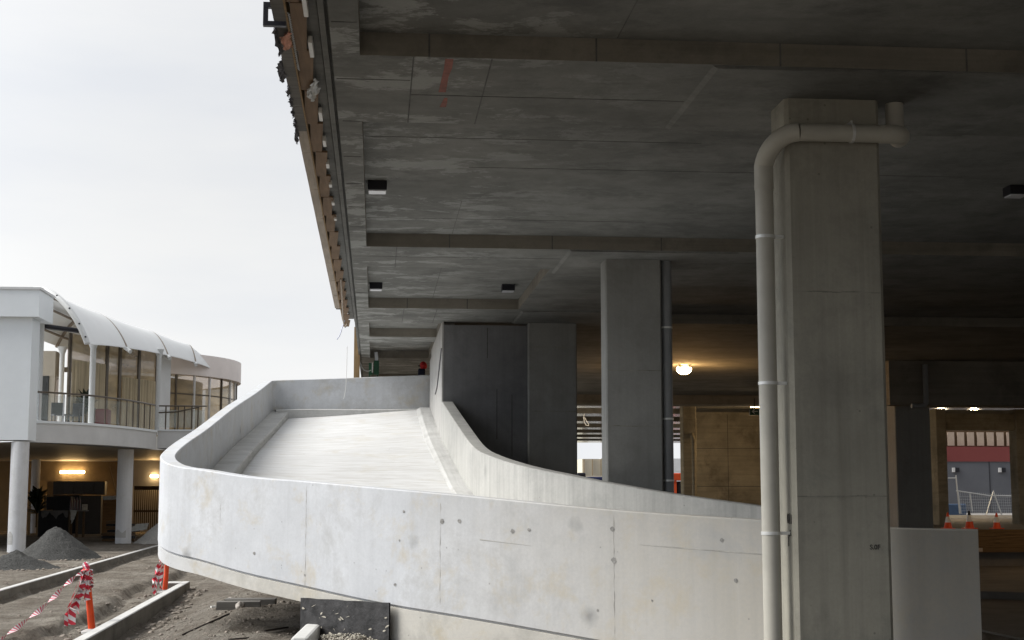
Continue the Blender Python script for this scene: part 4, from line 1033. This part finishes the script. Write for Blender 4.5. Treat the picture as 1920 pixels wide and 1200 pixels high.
tag(MB().tube(catmull([(7.50, 53, 4.95), (7.48, 53, 4.78), (7.54, 53, 4.58), (7.62, 53, 4.52), (7.66, 53, 4.56), (7.58, 53, 4.70), (7.50, 53, 4.82)], 5), .013, 6).build('hanging_cable', M['cone_w']), 'pale loop of cable hanging among the far ribs in the left gap', 'cable')

# ================================================================== WHITE BUILDING ON THE LEFT
wb = thing('white_building', (-14, 60, 0), 'white two storey building with a balcony on round columns at the left', 'building')
box((-30, 52.0, 3.90), (-11.84, 53.2, 8.12)).build('clad_wall', M['render_white'], wb)
box((-30, 51.75, 8.12), (-11.58, 54.0, 9.06)).build('roof_band', M['render_white'], wb)
box((-30, 51.70, 9.06), (-11.53, 54.05, 9.14)).build('roof_trim', M['fascia'], wb)
m = MB(); 
for i in range(9):
    a, b = math.pi / 2 * i / 9, math.pi / 2 * (i + 1) / 9
    m.box((-12.4, 53.2, 7.4), (-11.85, 53.25, 8.12)) if i == 0 else None
m.build('reveal', M['black'], wb)
edge = catmull([(-12.6, 53.2, 4.62), (-12.15, 53.5, 4.62), (-11.29, 54.2, 4.62), (-10.37, 55.5, 4.62), (-9.47, 58.0, 4.62), (-8.85, 61.2, 4.62)], 5)
m = MB(); N = normals(edge)
ins = [Vector((-22, p.y + 6, p.z)) for p in edge]
m.grid([edge, [p - Vector((0, 0, .74)) for p in edge]], smooth=True)
m.grid([[p + Vector((-16, 12, -.74)) for p in edge], [p - Vector((0, 0, .74)) for p in edge]][::-1], smooth=False)
m.grid([edge, [p + Vector((-16, 12, 0)) for p in edge]], smooth=False)
m.build('balcony_slab', M['fascia'], wb)
m = MB(); m.grid([[p - N[i] * -.03 + Vector((0, 0, .002)) for i, p in enumerate(edge)], [p + N[i] * .03 + Vector((0, 0, -.09)) for i, p in enumerate(edge)]])
m = MB(); rows = [[p + Vector((.03, -.03, .03)) for p in edge], [p + Vector((.03, -.03, -.06)) for p in edge], [p + Vector((-.1, .1, -.06)) for p in edge], [p + Vector((-.1, .1, .03)) for p in edge]]
m.grid(rows + [rows[0]], smooth=False); m.build('slab_capping', M['render_white'], wb)
box((-8.84, 61.4, 3.93), (-6.6, 63.5, 4.63)).build('side_slab', M['fascia'], wb)
box((-8.84, 61.35, 4.63), (-6.55, 63.5, 4.69)).build('slab_capping', M['render_white'], wb)
m = MB(); m.face([(-30, 53.3, 3.86), (-12.0, 53.3, 3.86), (-8.9, 61.4, 3.86), (-6.6, 63.5, 3.86), (-6.6, 84, 3.86), (-30, 84, 3.86)]); m.build('undercroft_ceiling', M['beige'], wb)
box((-30, 82, 0), (-12.9, 82.3, 3.85)).build('back_wall', M['warm_back'], wb); box((-12.85, 80, 0), (-8, 80.3, 3.85)).build('back_wall', M['beige'], wb)
box((-12.85, 80.3, 0), (-12.7, 82.3, 3.85)).build('back_wall', M['beige'], wb)
for (x, y, r) in ((-12.15, 52.3, .30), (-9.95, 60.6, .31), (-17.3, 78, .22)):
    MB().lathe((x, y, .02), [(r, 0), (r, .4), (r, 3.83)], 36).build('column', M['col_white'], wb)
for (x, y, r, zt_) in ((-12.15, 52.3, .305, .72), (-9.95, 60.6, .316, .62)):
    m = MB(); rows = []
    for z in range(7):
        rows.append([(x + r * math.cos(a), y + r * math.sin(a), .36 + (zt_ - .36) * z / 6 * (1 + .25 * math.sin(a * 5))) for a in [R(200 + 8 * q) for q in range(8 if x < -11 else 13)]])
    m.grid(rows); m.build('peeling_paint_patch', M['kerb_conc'], wb)
# curved glazed wing
cx, cy, cr_ = -13.6, 73.5, 6.7
def cyl(r, z0, z1, a0, a1, n=40): return [[(cx + r * math.cos(R(a0 + (a1 - a0) * i / n)), cy + r * math.sin(R(a0 + (a1 - a0) * i / n)), z) for i in range(n + 1)] for z in (z0, z1)]
m = MB(); m.grid(cyl(cr_ + .25, 7.52, 8.5, -90, 60)); m.grid(cyl(cr_ - .3, 8.5, 7.52, -90, 60))
r1, r2 = cyl(cr_ + .25, 8.5, 8.5, -90, 60)[0], cyl(cr_ - .3, 8.5, 8.5, -90, 60)[0]; m.grid([r1, r2], smooth=False)
r1, r2 = cyl(cr_ + .25, 7.52, 7.52, -90, 60)[0], cyl(cr_ - .3, 7.52, 7.52, -90, 60)[0]; m.grid([r2, r1], smooth=False); m.build('curved_parapet', M['pink'], wb)
m = MB(); m.grid(cyl(cr_, 4.0, 7.54, -75, 45)); m.build('curved_glazing', M['bronze_glass'], wb)
m = MB(); m.grid(cyl(cr_ - .5, 4.0, 4.6, -90, 60)); m.grid(cyl(cr_ - 1.6, 4.6, 7.5, -90, 60)); m.build('inner_wall', M['beige'], wb)
m = MB(); m.grid(cyl(cr_ + .1, 3.87, 4.66, -90, 60)); m.build('curved_slab', M['fascia'], wb)
for i, a in enumerate(range(-66, 40, 9)):
    x, y = cx + (cr_ + .03) * math.cos(R(a)), cy + (cr_ + .03) * math.sin(R(a))
    MB().obox((x, y, 6.1), (.05, .035, 1.43), rot=R(a)).build('mullion', M['mullion'] if i % 3 != 2 else M['brown_metal'], wb)
m = MB(); m.grid(cyl(cr_ + .04, 6.62, 6.68, -75, 45)); m.build('transom', M['brown_metal'], wb)
# facade behind the balcony
fa, fbp = Vector((-11.9, 58.6, 0)), Vector((-9.35, 65.3, 0))
def fq(t0, t1, z0, z1, o=0):
    d = (fbp - fa).normalized(); nn = Vector((d.y, -d.x, 0)); a, b = fa.lerp(fbp, t0) + nn * o, fa.lerp(fbp, t1) + nn * o
    return [a + Vector((0, 0, z0)), b + Vector((0, 0, z0)), b + Vector((0, 0, z1)), a + Vector((0, 0, z1))]
m = MB(); m.face(fq(0, 1, 4.62, 8.3)); m.build('bronze_window', M['bronze_glass'], wb)
for (ta, tb_, z0, z1) in ((.02, .36, 4.9, 7.3), (.55, .72, 4.7, 6.9), (.75, .93, 4.7, 6.9)):
    cu = MB(); n = 22; d = (fbp - fa).normalized(); nn = Vector((d.y, -d.x, 0)); pts = [fa.lerp(fbp, ta + (tb_ - ta) * i / n) + nn * (.05 + .03 * math.sin(i * 2.4)) for i in range(n + 1)]
    cu.grid([[p + Vector((0, 0, z0)) for p in pts], [p + Vector((0, 0, z1)) for p in pts]])
    cu.build('curtain', M['curtain'], wb)
for t in (.0, .38, .52, .735, .95):
    q = fq(t - .012, t + .012, 4.62, 8.3, .07); m = MB(); m.face(q); m.face(fq(t - .012, t - .012, 4.62, 8.3, 0)[:1] + q[:1] + q[3:] + fq(t - .012, t - .012, 4.62, 8.3, 0)[3:]); m.build('mullion', M['brown_metal'], wb)
m = MB(); m.face(fq(.95, 1.12, 4.62, 8.2, .03)); m.build('facade_panel', M['fascia'], wb)
box((-17, 62.0, 4.62), (-12.9, 62.2, 7.5)).build('rear_wall', M['pink'], wb)
box((-15.5, 60.2, 6.75), (-12.75, 61.9, 7.75)).build('beige_fascia', M['beige'], wb)
box((-13.45, 60.18, 4.64), (-12.98, 60.3, 6.75)).build('door', M['dark_glass'], wb)
box((-12.97, 60.22, 4.64), (-12.75, 60.4, 6.75)).build('door_frame', M['beige'], wb)
box((-14.6, 60.2, 4.64), (-13.5, 60.3, 6.75)).build('dark_window', M['dark_glass'], wb)
box((-12.74, 61.9, 7.05), (-11.2, 62.05, 7.25)).build('tie_beam', M['beige'], wb)
box((-12.1, 62.4, 4.64), (-11.3, 62.6, 7.05)).build('dark_window', M['dark_glass'], wb)
# balcony balustrade
bal = thing('balustrade', (-10, 57, 4.62), 'curved glass balustrade with a bronze handrail along the white balcony', 'balustrade')
rail = [p + Vector((-.08, .08, 1.05)) for p in edge[3:]]
MB().tube(rail, .035, 8).build('handrail', M['brown_metal'], bal)
m = MB(); m.grid([[p + Vector((-.08, .08, .08)) for p in edge[3:]], [p + Vector((-.08, .08, .95)) for p in edge[3:]]]); m.build('glass_panel', M['clear_glass'], bal)
for i in (7, 11, 14, 17, 19, 20, 21, 22, 23, 24):
    p = edge[i] + Vector((-.08, .08, 0)); MB().tube([p + Vector((0, 0, .03)), p + Vector((0, 0, 1.03))], .028, 6).build('baluster', M['brown_metal'] if i > 15 else M['grey_steel'], bal)
bl2 = thing('balustrade', (-7.9, 61.6, 4.69), 'short glass balustrade on the side slab beside the curved glazing', 'balustrade')
MB().tube([(-8.83, 61.55, 5.66), (-6.9, 61.55, 5.66)], .03, 8).build('handrail', M['brown_metal'], bl2)
MB().tube([(-8.83, 61.50, 5.38), (-8.1, 61.5, 5.42), (-7.2, 61.5, 5.62)], .03, 8).build('handrail', M['brown_metal'], bl2)
m = MB().box((-8.8, 61.56, 4.78), (-7.0, 61.58, 5.5)); m.build('glass_panel', M['clear_glass'], bl2)
for x in (-8.55, -8.05, -7.8, -7.5, -7.25): MB().tube([(x, 61.55, 4.69), (x, 61.55, 5.65)], .03, 6).build('baluster', M['brown_metal'], bl2)
# tensile canopy
can = thing('tensile_canopy', (-12, 60, 4.6), 'white tensile membrane canopy on curved ribs above the balcony', 'canopy')
Rt = [Vector(p) for p in ((-10.32, 54, 7.42), (-9.62, 58, 7.70), (-8.68, 62.5, 7.84), (-8.08, 67, 7.95), (-7.63, 70.5, 7.93))]
Lt = [Vector(p) for p in ((-14.0, 56.0, 8.3), (-12.9, 61, 8.05), (-11.4, 67, 7.78), (-9.55, 72, 7.68), (-8.61, 73, 7.93))]
Hh = [1.62, 1.38, 1.32, 1.16, .62]
def arch(i, v):
    a, b = Rt[i], Lt[i]; m_ = (a + b) / 2; s = math.cos(math.pi * v)
    return m_ + (a - m_) * s + Vector((0, 0, Hh[i] * math.sin(math.pi * v) ** 1.8))
rows = []
NV, NU = 30, 8
for i in range(4):
    for u in range(NU + (1 if i == 3 else 0)):
        t = u / NU; sc_ = .03 * math.sin(math.pi * t); sag = .05 * math.sin(math.pi * t)
        rows.append([arch(i, sc_ + (1 - 2 * sc_) * q / NV).lerp(arch(i + 1, sc_ + (1 - 2 * sc_) * q / NV), t) - Vector((0, 0, sag * math.sin(math.pi * q / NV))) for q in range(NV + 1)])
m = MB(); m.grid(rows); m.grid([[p - Vector((0, 0, .02)) for p in r[::-1]] for r in rows]); m.build('membrane', M['canopy'], can, sharp=60)
m = MB(); m.tube([arch(0, q / 30) + Vector((0, -.12, .0)) for q in range(31)], .11, 8); m.build('end_arch', M['white_steel'], can)
for q in (3, 6, 9, 12, 15): MB().tube([arch(0, q / 30) + Vector((.03, -.24, .02)), arch(0, q / 30) + Vector((.03, -.2, .02))], .035, 8).build('arch_bolt', M['black'], can)
for i in range(1, 5): MB().tube([arch(i, q / 30) - Vector((0, 0, .07)) for q in range(31)], .07, 8).build('rib', M['rib'], can)
for i in range(1, 5):
    d = (Rt[i] - Lt[i]).normalized(); MB().tube([Rt[i] - d * .1, Rt[i] + d * .25 - Vector((0, 0, .16))], .08, 8).build('tip_bracket', M['white_steel'], can)
for q in (14, 19, 24): MB().tube([arch(0, q / 30) - Vector((0, 0, .16)), arch(1, q / 30) - Vector((0, 0, .2)), arch(2, q / 30) - Vector((0, 0, .2))], .05, 8).build('purlin', M['rib'], can)
MB().tube([(-11.95, 54.0, 8.05), (-10.75, 54.5, 7.95)], .09, 8).build('rolled_blind', M['black'], can)
for (x, y, z1, r) in ((-11.95, 53.9, 9.0, .11), (-10.50, 56.0, 7.75, .11), (-8.92, 61.8, 8.0, .10), (-12.45, 60.0, 7.9, .10)):
    MB().lathe((x, y, 4.62), [(.2, 0), (.2, .03), (r, .06), (r, z1 - 4.62 - .3), (r * 2.0, z1 - 4.62)], 16).build('post', M['white_steel'], can)
# chairs, table and plant on the balcony
def chair(x, y, rot, label):
    t = thing('balcony_chair', (x, y, 4.62), label, 'chair', 'chairs on the balcony')
    mt = Matrix.Translation((x, y, 4.62)) @ Matrix.Rotation(rot, 4, 'Z')
    def pbox(n, c, h): m = MB(); bm = bmesh.new(); bmesh.ops.create_cube(bm, size=2); [setattr(v, 'co', Vector((v.co.x * h[0] + c[0], v.co.y * h[1] + c[1], v.co.z * h[2] + c[2]))) for v in bm.verts]; m.addbm(bm, mt); m.build(n, M['black'], t)
    pbox('seat', (0, 0, .44), (.24, .23, .03)); pbox('backrest', (0, .22, .68), (.23, .025, .24))
    for sx in (-1, 1):
        for sy in (-1, 1): pbox('leg', (sx * .2, sy * .2, .2), (.018, .018, .21))
chair(-12.0, 57.6, .5, 'dark chair on the balcony, left of the two')
chair(-11.42, 57.9, -.2, 'dark chair on the balcony close to the table')
tt = thing('balcony_table', (-10.95, 58.0, 4.62), 'dark table beside a red sofa on the balcony', 'table')
box((-11.3, 57.7, 5.32), (-10.75, 58.3, 5.36)).build('table_top', M['black'], tt)
for x in (-11.25, -10.8):
    for y in (57.75, 58.25): MB().tube([(x, y, 4.62), (x, y, 5.32)], .02, 6).build('leg', M['black'], tt)
tag(MB().box((-10.9, 58.9, 4.62), (-10.4, 59.6, 5.38), bev=.06).build('sofa', plain('dark_red_fabric', (.14, .02, .025), .8)), 'dark red sofa end behind the second canopy post', 'sofa')
def leafy(name, x, y, z, h, label, n=40, seed=1):
    rnd = random.Random(seed); t = thing(name, (x, y, z), label, 'plant')
    m = MB()
    for q in range(n):
        a = rnd.uniform(0, 6.28); e = rnd.uniform(.2, 1.3); b = Vector((x, y, z + h * rnd.uniform(.3, .7))); d = Vector((math.cos(a) * math.cos(e), math.sin(a) * math.cos(e), math.sin(e)))
        L_ = h * rnd.uniform(.35, .6); s_ = d.cross(Vector((0, 0, 1))).normalized() * L_ * .10
        m.face([b, b + d * L_ * .5 + s_, b + d * L_ - Vector((0, 0, L_ * .25)), b + d * L_ * .5 - s_])
    m.build('leaves', M['leaf'], t); MB().tube([(x, y, z), (x, y, z + h * .6)], .03, 6).build('stem', M['dark_wood'], t)
leafy('potted_palm', -11.3, 59.2, 4.62, 1.6, 'potted palm on the balcony in front of the dark window', 46, 3)
leafy('dark_shrub', -16.2, 73.5, .5, 2.0, 'dark leafy plant under the building beside the left column', 90, 4)

# things stored under the white building
und = 'goods stored under the white building'
tag(MB().box((-14.70, 76.0, .1), (-13.62, 76.6, 2.03), bev=.01).build('locker', M['cabinet']), 'tall charcoal cupboard below the long dark cabinet', 'cupboard', und)
lc = thing('wall_cabinet', (-15, 77, 2.0), 'long dark cabinet row lying on the charcoal cupboard under the strip lamp', 'cabinet', und)
box((-16.15, 76.8, 2.06), (-13.60, 77.4, 2.74)).build('carcass', M['cabinet'], lc)
for i in range(4): box((-15.62 + i * .5, 76.77, 2.10), (-15.16 + i * .5, 76.80, 2.70)).build('door', plain('cabinet_door', (.065, .06, .056), .45, var=.1), lc)
box((-16.15, 76.9, .1), (-14.75, 77.3, 2.05)).build('support', M['black_cloth'], lc)
tag(MB().box((-16.75, 78.2, .1), (-16.33, 78.3, 2.75)).build('timber_frame', M['wood']), 'pale wooden frame left of the long dark cabinet', 'frame', und)  # upright timber frame, built as one flat piece
wt = thing('work_bench', (-16.3, 74.2, .1), 'orange brown timber bench under the building left of the black box', 'bench', und)
box((-16.72, 74.0, 1.95), (-15.9, 74.5, 2.03)).build('bench_top', M['wood'], wt); box((-16.72, 74.0, 1.15), (-15.9, 74.5, 1.22)).build('shelf', M['wood'], wt)
for x in (-16.7, -16.3, -15.98): box((x, 74.02, .1), (x + .1, 74.12, 1.95)).build('leg', M['wood'], wt)
tag(MB().box((-15.22, 71.0, 1.36), (-14.12, 71.7, 1.97), bev=.03).build('speaker_case', M['black_cloth']), 'black box sitting on the cloth covered crate', 'box', und)
cv = thing('covered_crate', (-14.65, 70.5, .1), 'crate under a grey and black cover behind the big gravel heap', 'crate', und)
box((-15.35, 70.0, .1), (-13.98, 70.9, 1.33), bev=.04).build('crate_body', M['black_cloth'], cv)
m = MB(); rows = []
for i in range(17):
    x = -15.2 + 1.2 * i / 16; d = .22 + .12 * math.sin(i * .9) + .05 * math.sin(i * 2.3); rows.append([(x, 69.97, 1.345), (x, 69.96 + .02 * math.sin(i), 1.33 - d * .5), (x, 69.95, 1.33 - d)])
m.grid(rows); m.build('cover_flap', plain('grey_tarp', (.10, .10, .10), .7, var=.2), cv)
tb_ = thing('trestle_table', (-13.6, 70.3, .1), 'small trestle table with draped plastic beside the covered crate', 'table', und)
box((-13.95, 70.0, 1.30), (-13.2, 70.6, 1.35)).build('table_top', M['wood_grey'], tb_)
for x in (-13.88, -13.62, -13.32): MB().tube([(x, 70.1, .1), (x, 70.1, 1.3)], .06, 8).build('leg', M['dark_wood'], tb_)
rag('draped_plastic', M['sheet'], [(-13.9, 69.95, 1.36), (-13.6, 69.95, 1.33), (-13.75, 69.95, .9), (-13.85, 69.95, .7)], 'crumpled white plastic hanging off the trestle table', 'plastic sheet', seed=21)
bx_ = thing('bottle_crate', (-13.75, 70.3, 1.35), 'open crate of dark red bottles on the trestle table', 'crate', und)
for i in range(4): MB().lathe((-13.95 + i * .13, 70.3, 1.36), [(.05, 0), (.05, .42), (.03, .5), (.02, .58)], 10).build('bottle', plain('dark_red_glass', (.06, .012, .01), .3), bx_)
tag(MB().box((-13.42, 70.1, 1.355), (-13.2, 70.3, 1.62), bev=.01).build('carton', M['pebble']), 'small white carton on the right end of the trestle table', 'carton', und)
tag(MB().box((-13.0, 73.0, .1), (-12.3, 73.1, 1.95)).build('door_leaf', timber('brown_board', (.25, .14, .06), (2, 2, 14), .6)), 'upright brown board wrapped in plastic left of the right white column', 'board', und)
rag('wrap_film', M['sheet'], [(-13.05, 72.9, 1.98), (-12.2, 72.9, 2.02), (-12.2, 72.95, 1.85), (-12.95, 72.95, 1.80)], 'clear film draped over the brown board', 'plastic sheet', seed=22)
tag(MB().tube([(-12.66, 72.5, 3.4), (-12.35, 72.6, 2.3), (-12.1, 72.7, 1.2)], .03, 6).build('timber_batten', M['wood']), 'thin batten leaning beside the brown board', 'batten', und)
tag(MB().box((-11.95, 71.5, 1.6), (-11.6, 71.6, 2.75)).build('white_board_sheet', M['white_plastic']), 'upright white panel behind the right white column', 'panel', und)
pk = thing('pallet_stack', (-10.6, 63.6, .1), 'messy stack of dark pallets and sheets behind the right white column', 'stack', und)
rnd = random.Random(8)
for q in range(7):
    zc = .18 + .125 * q
    MB().obox((-10.55 + rnd.uniform(-.12, .12), 63.6, zc), (.66 - .03 * q, .5, .045), rot=rnd.uniform(-.1, .1)).build('pallet', M['black_cloth'] if q % 2 else M['dark_wood'], pk)
for q in range(4): rag('scrap_sheet', M['sheet'], [(-10.2 + .12 * q, 62.9, .62 + .07 * q), (-9.6 + .1 * q, 62.9, .75 + .05 * q), (-9.7 + .1 * q, 62.9, .62), (-10.2 + .1 * q, 62.9, .55)], 'pale crumpled sheet scraps on the pallet stack', 'plastic sheet', seed=30 + q)['group'] = 'scraps on the pallet stack'
sf = thing('slatted_gate', (-11.4, 76, .1), 'dark slatted gate under the building right of the right white column', 'gate')
for i in range(13): box((-12.0 + i * .1, 76.0, .3), (-11.95 + i * .1, 76.04, 2.46)).build('slat', M['dark_wood'], sf)
box((-12.02, 76.05, 2.3), (-10.7, 76.1, 2.5)).build('rail', M['dark_wood'], sf); box((-12.02, 76.05, 1.2), (-10.7, 76.1, 1.3)).build('rail', M['dark_wood'], sf)
def strip_lamp(x0, x1, y, z, label, power):
    t = thing('strip_lamp', ((x0 + x1) / 2, y, z), label, 'lamp', 'lit strip lamps under the white building')
    MB().tube([(x0, y - .12, z), (x1, y - .12, z)], .075, 12).build('diffuser', M['glow_tube'], t)
    box((x0 - .05, y - .06, z - .06), (x1 + .05, y - .003, z + .06)).build('back_plate', M['white_steel'], t)
    ld = bpy.data.lights.new('strip_light', 'AREA'); ld.shape = 'RECTANGLE'; ld.size = x1 - x0; ld.size_y = .15; ld.energy = power; ld.color = (1, .62, .25)
    lo = bpy.data.objects.new('strip_light', ld); COL.objects.link(lo); lo.parent = t; lo.location = (0, -.25, 0); lo.rotation_euler = (R(-60), 0, 0)
strip_lamp(-16.87, -15.62, 81.99, 3.28, 'long strip lamp glowing on the brown back wall under the building', 26)
strip_lamp(-11.80, -11.42, 79.99, 3.04, 'short strip lamp glowing beside the left end of the ramp', 18)
# dark recess at the far left
tag(MB().box((-22, 57, .05), (-14.3, 57.3, 2.9)).build('dark_partition', M['black_cloth']), 'black partition under the white clad box at the left border', 'partition')

for o in bpy.data.objects:
    if '_o' in o: del o['_o']
